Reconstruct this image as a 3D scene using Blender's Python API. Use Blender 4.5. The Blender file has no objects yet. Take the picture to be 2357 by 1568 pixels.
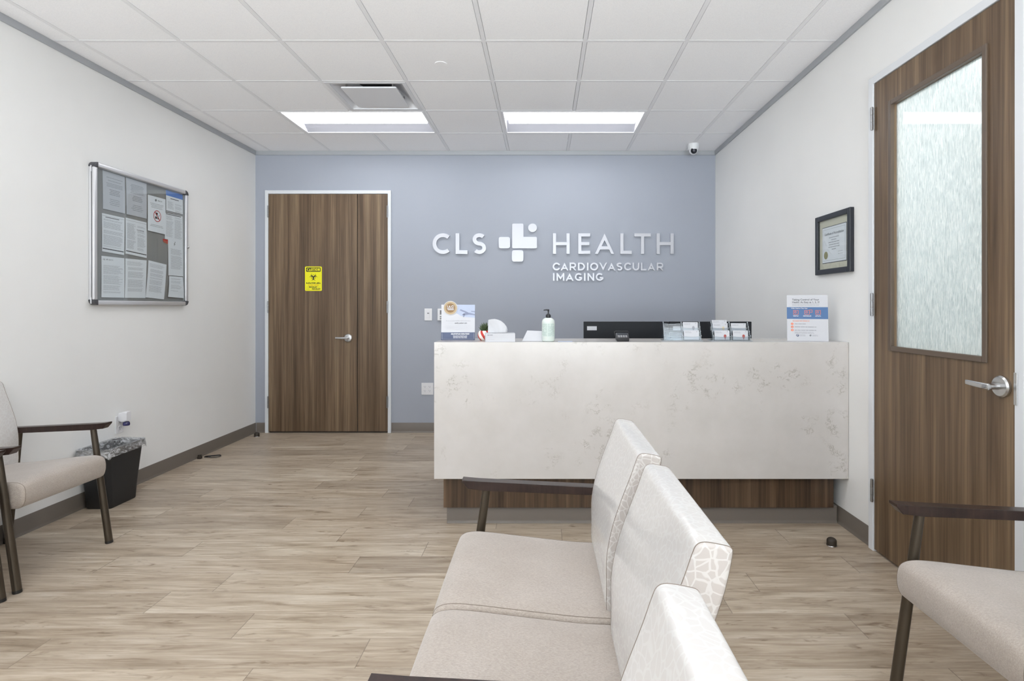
import bpy, bmesh, math, random
from mathutils import Vector, Matrix

random.seed(7)
SC = bpy.context.scene
COL = SC.collection
PI = math.pi

# ------------------------------------------------------------------ camera
CAM_H = 1.294
cd = bpy.data.cameras.new('camera')
cam = bpy.data.objects.new('camera', cd)
COL.objects.link(cam)
cam.location = (0, 0, CAM_H)
cam.rotation_euler = (PI / 2, 0, 0)
cd.sensor_fit = 'HORIZONTAL'
cd.sensor_width = 36.0
cd.lens = 36.0 * 1311 / 2357
cd.shift_x = -71.5 / 2357
cd.shift_y = -78.0 / 2357
cd.clip_start = 0.02
SC.camera = cam

# ------------------------------------------------------------------ light and exposure
SC.view_settings.view_transform = 'Standard'
SC.view_settings.look = 'None'
SC.view_settings.exposure = 0.0
SC.view_settings.gamma = 1.0
SC.view_settings.use_curve_mapping = False
SC.cycles.use_denoising = True
SC.cycles.max_bounces = 14
SC.cycles.diffuse_bounces = 9
SC.cycles.transparent_max_bounces = 16
SC.cycles.sample_clamp_indirect = 8.0

LENS_POWER = 11.0
FILL_TILT = 1.0
DAY_FILL = 310.0

world = bpy.data.worlds.new('world')
SC.world = world
world.use_nodes = True
world.node_tree.nodes['Background'].inputs['Color'].default_value = (0.85, 0.92, 1.0, 1)
world.node_tree.nodes['Background'].inputs['Strength'].default_value = 1.5


def daylight_fill(name, x, w, z, h, y):
    ld = bpy.data.lights.new(name, 'AREA')
    ld.shape = 'RECTANGLE'
    ld.size = w
    ld.size_y = h
    ld.energy = DAY_FILL * w * h / 4.0
    ld.color = (0.93, 0.965, 1.0)
    ld.spread = math.radians(100)  # beam narrowed to lift the ceiling and spare the counter front
    o = bpy.data.objects.new(name, ld)
    COL.objects.link(o)
    o.location = (x, y, z)
    # added fill standing in for daylight, aimed up to brighten the ceiling
    d = Vector((0, 1, FILL_TILT))
    o.rotation_euler = d.to_track_quat('-Z', 'Y').to_euler()
    return o


# room sizes
XL, XR, YB, YR, ZC = -2.954, 1.77, 5.85, -3.4, 2.892
TILE = 0.6096
GX0 = -0.357                # a grid line running away from the camera
GY0 = 5.256                 # a grid line running across
for wx in (-1.75, 0.55):
    daylight_fill('window_daylight', wx, 2.2, 0.95, 1.6, YR - 0.75)


# ------------------------------------------------------------------ materials
def lin(c):
    return tuple(((v / 255) / 12.92 if v / 255 <= 0.04045 else ((v / 255 + 0.055) / 1.055) ** 2.4) for v in c) + (1.0,)


class N:
    """little node-tree helper"""
    def __init__(self, name):
        self.m = bpy.data.materials.new(name)
        self.m.use_nodes = True
        self.t = self.m.node_tree
        self.t.nodes.clear()
        self.out = self.t.nodes.new('ShaderNodeOutputMaterial')

    def n(self, typ, **kw):
        nd = self.t.nodes.new(typ)
        for k, v in kw.items():
            if k.startswith('_'):
                nd.inputs[k[1:]].default_value = v
            else:
                setattr(nd, k, v)
        return nd

    def l(self, a, ao, b, bi):
        self.t.links.new(a.outputs[ao], b.inputs[bi])

    def bsdf(self, **kw):
        b = self.n('ShaderNodeBsdfPrincipled')
        for k, v in kw.items():
            b.inputs[k.replace('_', ' ')].default_value = v
        self.l(b, 0, self.out, 0)
        return b

    def coords(self, scale=(1, 1, 1), src='Object', rot=(0, 0, 0)):
        tc = self.n('ShaderNodeTexCoord')
        mp = self.n('ShaderNodeMapping')
        mp.inputs['Scale'].default_value = scale
        mp.inputs['Rotation'].default_value = rot
        self.l(tc, src, mp, 0)
        return mp

    def noise(self, vec, scale, detail=3, rough=0.5, dist=0.0):
        nz = self.n('ShaderNodeTexNoise')
        nz.inputs['Scale'].default_value = scale
        nz.inputs['Detail'].default_value = detail
        nz.inputs['Roughness'].default_value = rough
        nz.inputs['Distortion'].default_value = dist
        if vec is not None:
            self.l(vec, 0, nz, 'Vector')
        return nz

    def ramp(self, src, so, stops, interp='LINEAR'):
        r = self.n('ShaderNodeValToRGB')
        r.color_ramp.interpolation = interp
        e = r.color_ramp.elements
        while len(e) < len(stops):
            e.new(0.5)
        for i, (p, c) in enumerate(stops):
            e[i].position = p
            e[i].color = c if len(c) == 4 else lin(c)
        self.l(src, so, r, 0)
        return r

    def mix(self, a, b, fac, mode='MIX'):
        """a, b: (node, out) or colour ; fac: (node,out) or float"""
        mx = self.n('ShaderNodeMix', data_type='RGBA', blend_type=mode)
        for idx, v in ((6, a), (7, b), (0, fac)):
            if isinstance(v, tuple) and hasattr(v[0], 'outputs'):
                self.t.links.new(v[0].outputs[v[1]], mx.inputs[idx])
            else:
                mx.inputs[idx].default_value = v
        return mx

    def math(self, op, a, b=None):
        m = self.n('ShaderNodeMath', operation=op)
        for i, v in ((0, a), (1, b)):
            if v is None:
                continue
            if isinstance(v, tuple):
                self.t.links.new(v[0].outputs[v[1]], m.inputs[i])
            else:
                m.inputs[i].default_value = v
        return m

    def bump(self, src, so, b, strength=0.2, dist=0.01):
        bp = self.n('ShaderNodeBump')
        bp.inputs['Strength'].default_value = strength
        bp.inputs['Distance'].default_value = dist
        self.l(src, so, bp, 'Height')
        self.l(bp, 0, b, 'Normal')
        return bp


def plain(name, c, rough=0.5, metal=0.0, grain=0.0, gscale=40, **kw):
    m = N(name)
    b = m.bsdf(Base_Color=lin(c), Roughness=rough, Metallic=metal, **kw)
    if grain:
        co = m.coords()
        nz = m.noise(co, gscale, 4, 0.6)
        lo = tuple(max(0, v * (1 - grain)) for v in c)
        hi = tuple(min(255, v * (1 + grain)) for v in c)
        r = m.ramp(nz, 0, [(0.3, lo), (0.7, hi)])
        m.l(r, 0, b, 'Base Color')
        m.bump(nz, 0, b, 0.12, 0.002)
    return m.m


def mat_paint(name, c):
    m = N(name)
    b = m.bsdf(Base_Color=lin(c), Roughness=0.62)
    co = m.coords()
    nz = m.noise(co, 260, 3, 0.6)
    m.bump(nz, 0, b, 0.10, 0.0006)
    n2 = m.noise(co, 1.1, 3, 0.6)
    r = m.ramp(n2, 0, [(0.35, tuple(v * 0.985 for v in c)), (0.65, c)])
    m.l(r, 0, b, 'Base Color')
    return m.m


def mat_wood(name, cols, sx=16.0, sz=0.45, rough=0.42, fine=90.0, spec=0.4):
    """veneer with a straight vertical grain"""
    m = N(name)
    b = m.bsdf(Roughness=rough, Specular_IOR_Level=spec)
    co = m.coords((sx, sx, sz))
    nz = m.noise(co, 1.0, 5, 0.62, 0.25)
    r = m.ramp(nz, 0, [(0.30, cols[0]), (0.44, cols[1]), (0.56, cols[2]), (0.70, cols[3])])
    co2 = m.coords((fine, fine, 1.6))
    n2 = m.noise(co2, 1.0, 3, 0.6)
    r2 = m.ramp(n2, 0, [(0.32, (190, 190, 190)), (0.66, (255, 255, 255))])
    mx = m.mix((r, 0), (r2, 0), 0.85, 'MULTIPLY')
    co3 = m.coords((5.0, 5.0, 0.12))
    n3 = m.noise(co3, 1.0, 2, 0.5)
    r3 = m.ramp(n3, 0, [(0.35, (214, 208, 200)), (0.65, (255, 255, 255))])
    mx2 = m.mix((mx, 2), (r3, 0), 0.6, 'MULTIPLY')
    m.l(mx2, 2, b, 'Base Color')
    m.bump(n2, 0, b, 0.06, 0.001)
    return m.m


def mat_floor():
    m = N('floor_planks')
    b = m.bsdf(Roughness=0.36, Specular_IOR_Level=0.42)
    tc = m.n('ShaderNodeTexCoord')
    at = m.n('ShaderNodeAttribute', attribute_name='plank')
    # every plank reads its own piece of the grain
    sh = m.n('ShaderNodeVectorMath', operation='MULTIPLY_ADD')
    m.l(at, 'Vector', sh, 0)
    sh.inputs[1].default_value = (9.0, 7.0, 5.0)
    m.l(tc, 'Object', sh, 2)
    mp = m.n('ShaderNodeMapping')
    mp.inputs['Scale'].default_value = (2.6, 22.0, 1)
    m.l(sh, 0, mp, 0)
    n1 = m.noise(mp, 1.0, 6, 0.62, 0.7)
    r1 = m.ramp(n1, 0, [(0.24, (146, 130, 112)), (0.42, (180, 165, 147)), (0.56, (196, 183, 166)), (0.74, (212, 202, 188))])
    mp2 = m.n('ShaderNodeMapping')
    mp2.inputs['Scale'].default_value = (5.0, 110.0, 1)
    m.l(sh, 0, mp2, 0)
    n2 = m.noise(mp2, 1.0, 4, 0.65, 0.2)
    r2 = m.ramp(n2, 0, [(0.3, (214, 208, 202)), (0.62, (255, 255, 255))])
    mx = m.mix((r1, 0), (r2, 0), 0.8, 'MULTIPLY')
    # small dark knots and cathedral marks
    mp3 = m.n('ShaderNodeMapping')
    mp3.inputs['Scale'].default_value = (5.5, 26.0, 1)
    m.l(sh, 0, mp3, 0)
    n3 = m.noise(mp3, 1.0, 3, 0.6, 1.4)
    r3 = m.ramp(n3, 0, [(0.60, (255, 255, 255)), (0.76, (164, 147, 128))])
    mx2 = m.mix((mx, 2), (r3, 0), 0.85, 'MULTIPLY')
    # tone of each plank
    sp = m.n('ShaderNodeSeparateXYZ')
    m.l(at, 'Vector', sp, 0)
    r4 = m.ramp(sp, 0, [(0.0, (226, 223, 220)), (0.5, (243, 240, 236)), (1.0, (255, 255, 253))])
    mx3 = m.mix((mx2, 2), (r4, 0), 1.0, 'MULTIPLY')
    # seams, from each plank's own measurements in metres
    uv = m.n('ShaderNodeUVMap', uv_map='plank_uv')
    su = m.n('ShaderNodeSeparateXYZ')
    m.l(uv, 0, su, 0)
    e1 = m.math('LESS_THAN', (su, 0), 0.0032)
    e2 = m.math('LESS_THAN', (su, 1), 0.0014)
    e = m.math('MAXIMUM', (e1, 0), (e2, 0))
    mx4 = m.mix((mx3, 2), lin((112, 99, 88)), (m.math('MULTIPLY', (e, 0), 0.75), 0))
    m.l(mx4, 2, b, 'Base Color')
    rr = m.n('ShaderNodeMapRange')
    rr.inputs['To Min'].default_value = 0.30
    rr.inputs['To Max'].default_value = 0.46
    m.l(n1, 0, rr, 0)
    m.l(rr, 0, b, 'Roughness')
    m.bump(n2, 0, b, 0.10, 0.0012)
    return m.m


def mat_quartz():
    m = N('white_quartz')
    b = m.bsdf(Roughness=0.22, Specular_IOR_Level=0.45)
    co = m.coords()
    zone = m.noise(co, 3.1, 2, 0.5, 0.4)
    zr = m.ramp(zone, 0, [(0.53, (0, 0, 0)), (0.63, (255, 255, 255))])
    v = m.noise(co, 26, 4, 0.7, 0.35)
    d = m.math('ABSOLUTE', (m.math('SUBTRACT', (v, 0), 0.5), 0))
    vr = m.ramp(d, 0, [(0.0, (255, 255, 255)), (0.045, (0, 0, 0))])
    sp = m.noise(co, 15, 3, 0.6)
    sr = m.ramp(sp, 0, [(0.50, (0, 0, 0)), (0.60, (255, 255, 255))])
    f = m.math('MULTIPLY', (m.math('MULTIPLY', (zr, 0), (vr, 0)), 0), (sr, 0))
    f2 = m.math('MULTIPLY', (f, 0), 0.95)
    cloud = m.noise(co, 5, 4, 0.6)
    base = m.ramp(cloud, 0, [(0.3, (194, 190, 186)), (0.7, (202, 198, 195))])
    mx = m.mix((base, 0), lin((160, 154, 146)), (f2, 0))
    m.l(mx, 2, b, 'Base Color')
    return m.m


def mat_fabric(name, c1, c2, scale=1.7, rough=0.85, sheen=0.35):
    m = N(name)
    b = m.bsdf(Roughness=rough, Specular_IOR_Level=0.25)
    b.inputs['Sheen Weight'].default_value = sheen
    co = m.coords((90 * scale, 260 * scale, 160 * scale))
    nz = m.noise(co, 1.0, 5, 0.7, 0.6)
    r = m.ramp(nz, 0, [(0.32, c1), (0.68, c2)])
    co2 = m.coords((6, 6, 6))
    n2 = m.noise(co2, 1.0, 2, 0.5)
    r2 = m.ramp(n2, 0, [(0.3, (244, 242, 240)), (0.7, (255, 255, 255))])
    mx = m.mix((r, 0), (r2, 0), 1.0, 'MULTIPLY')
    m.l(mx, 2, b, 'Base Color')
    m.bump(nz, 0, b, 0.25, 0.0008)
    return m.m


def mat_mosaic(name, line, cell):
    """coated upholstery printed with irregular cells in two whites"""
    m = N(name)
    b = m.bsdf(Roughness=0.36, Specular_IOR_Level=0.5)
    b.inputs['Sheen Weight'].default_value = 0.2
    co = m.coords((1, 1, 1))
    wob = m.noise(co, 14, 2, 0.5)
    add = m.mix((co, 0), (wob, 1), 0.035)
    vo = m.n('ShaderNodeTexVoronoi', feature='DISTANCE_TO_EDGE')
    vo.inputs['Scale'].default_value = 52
    m.l(add, 2, vo, 'Vector')
    r = m.ramp(vo, 0, [(0.05, line), (0.10, cell)])
    m.l(r, 0, b, 'Base Color')
    rr = m.ramp(vo, 0, [(0.07, (110, 110, 110)), (0.13, (84, 84, 84))])
    m.l(rr, 0, b, 'Roughness')
    n = m.noise(co, 900, 2, 0.5)
    m.bump(n, 0, b, 0.06, 0.0005)
    return m.m


def schlick(m):
    lw = m.n('ShaderNodeLayerWeight')
    lw.inputs['Blend'].default_value = 0.5
    p = m.math('POWER', (lw, 1), 5.0)
    return m.math('ADD', (m.math('MULTIPLY', (p, 0), 0.95), 0), 0.045)


def mat_rain_glass():
    m = N('rain_glass')
    co = m.coords((150, 150, 20))
    nz = m.noise(co, 1.0, 4, 0.62, 0.9)
    bp = m.n('ShaderNodeBump')
    bp.inputs['Strength'].default_value = 0.9
    bp.inputs['Distance'].default_value = 0.01
    m.l(nz, 0, bp, 'Height')
    r = m.ramp(nz, 0, [(0.34, (206, 214, 216)), (0.5, (232, 238, 239)), (0.64, (252, 254, 254))])
    tr = m.n('ShaderNodeBsdfTranslucent')
    m.l(r, 0, tr, 'Color')
    m.l(bp, 0, tr, 'Normal')
    rf = m.n('ShaderNodeBsdfRefraction')
    rf.inputs['Roughness'].default_value = 0.28
    rf.inputs['IOR'].default_value = 1.12
    m.l(r, 0, rf, 'Color')
    m.l(bp, 0, rf, 'Normal')
    mx = m.n('ShaderNodeMixShader', _Fac=0.45)
    m.l(tr, 0, mx, 1)
    m.l(rf, 0, mx, 2)
    gl = m.n('ShaderNodeBsdfGlossy')
    gl.inputs['Roughness'].default_value = 0.02
    mx2 = m.n('ShaderNodeMixShader')
    m.l(schlick(m), 0, mx2, 0)
    m.l(mx, 0, mx2, 1)
    m.l(gl, 0, mx2, 2)
    m.l(mx2, 0, m.out, 0)
    return m.m


def mat_clear(name, tint=(255, 255, 255), ior=1.45, rough=0.03, gain=1.0, edge=0.0):
    """thin clear sheet: see-through with a mirror-like sheen"""
    m = N(name)
    tp = m.n('ShaderNodeBsdfTransparent')
    tp.inputs['Color'].default_value = lin(tint)
    gl = m.n('ShaderNodeBsdfGlossy')
    gl.inputs['Roughness'].default_value = rough
    f = m.math('ADD', (m.math('MULTIPLY', (schlick(m), 0), gain), 0), edge)
    mx = m.n('ShaderNodeMixShader')
    m.l(f, 0, mx, 0)
    m.l(tp, 0, mx, 1)
    m.l(gl, 0, mx, 2)
    m.l(mx, 0, m.out, 0)
    return m.m


def mat_film():
    """wrinkled thin clear polythene"""
    m = N('clear_bin_liner')
    co = m.coords((11, 11, 22))
    nz = m.noise(co, 1.0, 5, 0.7, 2.0)
    bp = m.n('ShaderNodeBump')
    bp.inputs['Strength'].default_value = 1.0
    bp.inputs['Distance'].default_value = 0.02
    m.l(nz, 0, bp, 'Height')
    tp = m.n('ShaderNodeBsdfTransparent')
    tp.inputs['Color'].default_value = (0.93, 0.94, 0.95, 1)
    gl = m.n('ShaderNodeBsdfGlossy')
    gl.inputs['Roughness'].default_value = 0.16
    m.l(bp, 0, gl, 'Normal')
    df = m.n('ShaderNodeBsdfDiffuse')
    df.inputs['Color'].default_value = lin((225, 228, 232))
    m.l(bp, 0, df, 'Normal')
    a = m.n('ShaderNodeMixShader', _Fac=0.45)
    m.l(gl, 0, a, 1)
    m.l(df, 0, a, 2)
    r = m.ramp(nz, 0, [(0.40, (110, 110, 110)), (0.5, (176, 176, 176)), (0.58, (245, 245, 245))])
    mx = m.n('ShaderNodeMixShader')
    m.l(r, 0, mx, 0)
    m.l(tp, 0, mx, 1)
    m.l(a, 0, mx, 2)
    m.l(mx, 0, m.out, 0)
    return m.m


def mat_emit(name, c, s):
    m = N(name)
    e = m.n('ShaderNodeEmission')
    e.inputs['Color'].default_value = c + (1,)
    e.inputs['Strength'].default_value = s
    m.l(e, 0, m.out, 0)
    return m.m


def mat_tile():
    m = N('ceiling_tile')
    b = m.bsdf(Roughness=0.9, Specular_IOR_Level=0.1)
    co = m.coords()
    nz = m.noise(co, 170, 3, 0.7)
    r = m.ramp(nz, 0, [(0.35, (243, 243, 246)), (0.6, (250, 250, 252))])
    m.l(r, 0, b, 'Base Color')
    m.bump(nz, 0, b, 0.2, 0.001)
    return m.m


def mat_pot():
    m = N('red_white_stripes')
    b = m.bsdf(Roughness=0.25)
    tc = m.n('ShaderNodeTexCoord')
    sp = m.n('ShaderNodeSeparateXYZ')
    m.l(tc, 'Object', sp, 0)
    an = m.math('ARCTAN2', (sp, 1), (sp, 0))
    tw = m.math('ADD', (m.math('MULTIPLY', (an, 0), 6 / (2 * PI)), 0), (m.math('MULTIPLY', (sp, 2), 14.0), 0))
    fr = m.math('FRACT', (tw, 0))
    r = m.ramp(fr, 0, [(0.0, (238, 228, 220)), (0.60, (190, 48, 40))], 'CONSTANT')
    m.l(r, 0, b, 'Base Color')
    return m.m


M = {}
M['wall'] = mat_paint('wall_paint_white', (233, 233, 232))
M['blue'] = mat_paint('wall_paint_blue_grey', (160, 165, 176))
M['tile'] = mat_tile()
M['grid'] = plain('ceiling_grid_paint', (236, 236, 239), 0.55)
M['angle'] = plain('ceiling_edge_paint', (172, 175, 179), 0.40, 0.25)
M['base'] = plain('vinyl_base_taupe', (112, 104, 96), 0.42)
M['frame'] = plain('door_frame_paint', (214, 217, 221), 0.35)
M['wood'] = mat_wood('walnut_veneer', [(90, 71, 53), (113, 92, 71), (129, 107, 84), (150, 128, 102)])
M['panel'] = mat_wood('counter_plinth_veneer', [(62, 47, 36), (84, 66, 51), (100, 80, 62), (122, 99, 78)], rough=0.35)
M['floor'] = mat_floor()
M['quartz'] = mat_quartz()
M['seat'] = mat_fabric('oatmeal_seat_fabric', (152, 142, 133), (184, 174, 165))
M['back'] = mat_mosaic('mosaic_upholstery', (200, 198, 195), (195, 191, 188))
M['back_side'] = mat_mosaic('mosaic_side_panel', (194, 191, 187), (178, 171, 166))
M['seam'] = plain('seam_thread', (118, 106, 96), 0.8)
M['arm'] = mat_wood('dark_stained_arm', [(44, 30, 27), (50, 35, 31), (56, 40, 35), (62, 45, 39)], sx=30, sz=30, rough=0.30, spec=0.45)
M['leg'] = plain('bronze_leg_metal', (84, 76, 66), 0.32, 0.75)
M['foot'] = plain('black_foot_cap', (30, 28, 26), 0.5)
M['steel'] = plain('satin_steel', (196, 196, 196), 0.26, 0.95)
M['silver'] = plain('silver_letter_finish', (186, 187, 193), 0.34, 0.35)
M['alu'] = plain('aluminium_profile', (206, 206, 209), 0.34, 0.4)
M['cap'] = plain('grey_plastic_corner', (72, 72, 76), 0.4)
M['felt'] = plain('grey_felt', (142, 140, 140), 0.95, 0, 0.05, 400)
M['paper'] = plain('white_paper', (230, 231, 236), 0.7)
M['paper2'] = plain('grey_tinted_paper', (196, 197, 204), 0.7)
M['card'] = plain('white_card_gloss', (194, 195, 200), 0.45)
M['ink'] = plain('printed_grey', (150, 150, 156), 0.7)
M['inklight'] = plain('printed_light_grey', (190, 190, 196), 0.7)
M['black'] = plain('printed_black', (38, 38, 42), 0.6)
M['red'] = plain('printed_red', (188, 40, 40), 0.5)
M['orange'] = plain('printed_orange', (226, 120, 80), 0.5)
M['navy'] = plain('printed_navy', (58, 70, 104), 0.35)
M['midblue'] = plain('printed_blue', (58, 100, 150), 0.4)
M['skyblue'] = plain('printed_pale_blue', (170, 180, 202), 0.5)
M['bluehead'] = plain('printed_bright_blue', (92, 132, 204), 0.5)
M['gold'] = plain('printed_gold', (118, 88, 50), 0.4, 0.2)
M['goldlt'] = plain('printed_pale_gold', (160, 140, 108), 0.4, 0.2)
M['yellow'] = plain('sign_yellow', (232, 226, 10), 0.4)
M['signblack'] = plain('sign_black', (44, 44, 14), 0.45)
M['signorange'] = plain('sign_orange', (222, 160, 10), 0.45)
M['blackplastic'] = plain('black_plastic', (32, 33, 36), 0.38)
M['binblack'] = plain('bin_black_plastic', (30, 31, 33), 0.5, 0, 0.06, 300)
M['monitor'] = plain('monitor_shell', (34, 36, 40), 0.6, 0, 0.04, 500, Specular_IOR_Level=0.25)
M['whiteplastic'] = plain('white_plastic', (222, 222, 225), 0.3)
M['outletgrey'] = plain('socket_slot', (120, 120, 124), 0.5)
M['socket'] = plain('socket_face', (222, 222, 226), 0.35)
M['violet'] = plain('scent_oil', (60, 58, 104), 0.12, 0, 0, 1, Transmission_Weight=0.3)
M['blackwood'] = plain('black_frame_lacquer', (34, 37, 44), 0.32)
M['matboard'] = plain('cream_matboard', (206, 200, 180), 0.8)
M['seal'] = plain('gold_seal', (158, 150, 92), 0.4, 0.3)
M['glass'] = mat_clear('clear_glass', (250, 252, 252), 1.45, 0.02, 1.0)
M['acrylic'] = mat_clear('clear_acrylic', (240, 243, 245), 1.5, 0.08, 0.8, 0.0)
M['acrylic_edge'] = plain('acrylic_edge', (214, 220, 226), 0.1, 0, 0, 1, Transmission_Weight=0.5)
M['film'] = mat_film()
M['rain'] = mat_rain_glass()
M['bottle'] = plain('pale_green_soap_bottle', (208, 215, 211), 0.22, 0, 0, 1, Subsurface_Weight=0.15)
M['label'] = plain('pale_label', (194, 206, 201), 0.4)
M['labeltxt'] = plain('label_print', (158, 178, 172), 0.5)
M['pump'] = plain('pump_black', (20, 22, 28), 0.3)
M['pot'] = mat_pot()
M['leaf'] = plain('succulent_leaf', (62, 76, 46), 0.45, 0, 0.2, 60)
M['soil'] = plain('soil', (70, 58, 48), 0.95, 0, 0.3, 200)
M['tissue'] = plain('tissue_paper', (200, 201, 205), 0.9)
M['troffer'] = plain('fixture_white_enamel', (240, 240, 243), 0.5)
M['reflector'] = plain('fixture_reflector_satin', (168, 168, 176), 0.45)
M['lens'] = mat_emit('fixture_lens', (0.955, 0.98, 1.0), LENS_POWER)
M['duct'] = plain('duct_black', (30, 32, 34), 0.8)
M['diffuser'] = plain('diffuser_enamel', (222, 223, 227), 0.5)
M['camwhite'] = plain('camera_white', (226, 228, 230), 0.35)
M['camdark'] = plain('camera_lens_black', (28, 30, 36), 0.12)
M['camglass'] = plain('camera_glass', (120, 120, 128), 0.08, 0.6)
M['rubber'] = plain('dark_rubber', (52, 44, 36), 0.6)
M['hinge'] = plain('hinge_steel', (150, 150, 152), 0.3, 0.8)
M['corridor'] = plain('corridor_paint', (236, 238, 238), 0.6)
M['lamp2'] = mat_emit('corridor_lamp', (1.0, 0.99, 0.97), 26.0)  # glow of the added corridor panel


# ------------------------------------------------------------------ mesh builder
class MB:
    def __init__(self):
        self.b = bmesh.new()

    def _new(self, before):
        return [f for f in self.b.faces if f.index == -1 or f not in before]

    def box(self, x0, x1, y0, y1, z0, z1, bev=0.0, seg=2):
        b = self.b
        v = [b.verts.new(p) for p in ((x0, y0, z0), (x1, y0, z0), (x1, y1, z0), (x0, y1, z0),
                                      (x0, y0, z1), (x1, y0, z1), (x1, y1, z1), (x0, y1, z1))]
        fs = [b.faces.new([v[i] for i in q]) for q in ((3, 2, 1, 0), (4, 5, 6, 7), (0, 1, 5, 4), (1, 2, 6, 5), (2, 3, 7, 6), (3, 0, 4, 7))]
        if bev > 0:
            es = list({e for f in fs for e in f.edges})
            bmesh.ops.bevel(b, geom=es, offset=bev, segments=seg, affect='EDGES', profile=0.5)
        return self

    def prism(self, pts, fa, fb, bev=0.0, seg=2):
        """pts: outline (u,v) list; fa/fb: functions (u,v)->xyz for the two ends"""
        b = self.b
        A = [b.verts.new(fa(*p)) for p in pts]
        B = [b.verts.new(fb(*p)) for p in pts]
        n = len(pts)
        fs = [b.faces.new(A[::-1]), b.faces.new(B)]
        for i in range(n):
            j = (i + 1) % n
            fs.append(b.faces.new((A[i], A[j], B[j], B[i])))
        if bev > 0:
            es = list({e for f in fs[:2] for e in f.edges})
            bmesh.ops.bevel(b, geom=es, offset=bev, segments=seg, affect='EDGES', profile=0.5)
        return self

    def tube(self, pts, r, seg=12, caps=True, closed=False):
        b = self.b
        P = [Vector(p) for p in pts]
        n = len(P)
        rs = r if isinstance(r, (list, tuple)) else [r] * n
        rings = []
        up = None
        for i in range(n):
            if closed:
                t = (P[(i + 1) % n] - P[i - 1]).normalized()
            else:
                t = (P[min(i + 1, n - 1)] - P[max(i - 1, 0)]).normalized()
            if up is None:
                up = Vector((0, 0, 1)) if abs(t.z) < 0.9 else Vector((1, 0, 0))
            s = t.cross(up)
            if s.length < 1e-6:
                s = t.orthogonal()
            s.normalize()
            up = s.cross(t).normalized()
            rings.append([b.verts.new(P[i] + (s * math.cos(a) + up * math.sin(a)) * rs[i])
                          for a in (2 * PI * k / seg for k in range(seg))])
        m = n if closed else n - 1
        for i in range(m):
            A, B = rings[i], rings[(i + 1) % n]
            for k in range(seg):
                b.faces.new((A[k], A[(k + 1) % seg], B[(k + 1) % seg], B[k]))
        if caps and not closed:
            b.faces.new(rings[0][::-1])
            b.faces.new(rings[-1])
        return self

    def lathe(self, prof, c=(0, 0, 0), seg=24, axis='z', sx=1.0, sy=1.0):
        """prof: list of (r, h)"""
        b = self.b
        rings = []
        for r, h in prof:
            ring = []
            for k in range(seg):
                a = 2 * PI * k / seg
                u, v = r * math.cos(a) * sx, r * math.sin(a) * sy
                if axis == 'z':
                    p = (c[0] + u, c[1] + v, c[2] + h)
                elif axis == 'y':
                    p = (c[0] + u, c[1] + h, c[2] + v)
                else:
                    p = (c[0] + h, c[1] + u, c[2] + v)
                ring.append(b.verts.new(p))
            rings.append(ring)
        for i in range(len(rings) - 1):
            A, B = rings[i], rings[i + 1]
            for k in range(seg):
                b.faces.new((A[k], A[(k + 1) % seg], B[(k + 1) % seg], B[k]))
        b.faces.new(rings[0][::-1])
        b.faces.new(rings[-1])
        return self

    def loft(self, rings, cap=True, closed_ring=True):
        b = self.b
        R = [[b.verts.new(p) for p in ring] for ring in rings]
        n = len(R[0])
        for i in range(len(R) - 1):
            for k in range(n if closed_ring else n - 1):
                b.faces.new((R[i][k], R[i][(k + 1) % n], R[i + 1][(k + 1) % n], R[i + 1][k]))
        if cap:
            b.faces.new(R[0][::-1])
            b.faces.new(R[-1])
        return self

    def quad(self, pts):
        self.b.faces.new([self.b.verts.new(p) for p in pts])
        return self

    def build(self, name, mat, parent=None, smooth=0, loc=None):
        b = self.b
        bmesh.ops.recalc_face_normals(b, faces=b.faces[:])
        me = bpy.data.meshes.new(name)
        b.to_mesh(me)
        b.free()
        me.materials.append(mat)
        if smooth:
            for p in me.polygons:
                p.use_smooth = True
            me.set_sharp_from_angle(angle=math.radians(smooth))
        o = bpy.data.objects.new(name, me)
        COL.objects.link(o)
        if parent:
            o.parent = parent
        if loc:
            o.location = loc
        return o


def tag(o, label=None, cat=None, group=None, kind=None):
    if label:
        o['label'] = label
    if cat:
        o['category'] = cat
    if group:
        o['group'] = group
    if kind:
        o['kind'] = kind
    return o


def thing(name, label, cat, loc=(0, 0, 0), rz=0.0, group=None):
    o = bpy.data.objects.new(name, None)
    o.empty_display_size = 0.1
    COL.objects.link(o)
    o.location = loc
    o.rotation_euler = (0, 0, rz)
    return tag(o, label, cat, group)


def struct_root(name, loc=(0, 0, 0), rz=0.0):
    o = bpy.data.objects.new(name, None)
    o.empty_display_size = 0.1
    COL.objects.link(o)
    o.location = loc
    o.rotation_euler = (0, 0, rz)
    return tag(o, kind='structure')


def dup(root, loc, rz, label, cat=None, group=None):
    def cp(o, par):
        c = o.copy()
        COL.objects.link(c)
        c.parent = par
        for ch in [x for x in o.children]:
            cp(ch, c)
        return c
    r = cp(root, None)
    r.location = loc
    r.rotation_euler = (0, 0, rz)
    tag(r, label, cat, group)
    return r


def rrect(x0, x1, y0, y1, r, seg=6):
    pts = []
    for cx, cy, a0 in ((x1 - r, y1 - r, 0), (x0 + r, y1 - r, 90), (x0 + r, y0 + r, 180), (x1 - r, y0 + r, 270)):
        for k in range(seg + 1):
            a = math.radians(a0 + 90 * k / seg)
            pts.append((cx + r * math.cos(a), cy + r * math.sin(a)))
    return pts


# ------------------------------------------------------------------ lettering (own strokes)
def arc(cx, cy, rx, ry, a0, a1, n=20):
    return [(cx + rx * math.cos(math.radians(a0 + (a1 - a0) * k / n)),
             cy + ry * math.sin(math.radians(a0 + (a1 - a0) * k / n))) for k in range(n + 1)]


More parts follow.
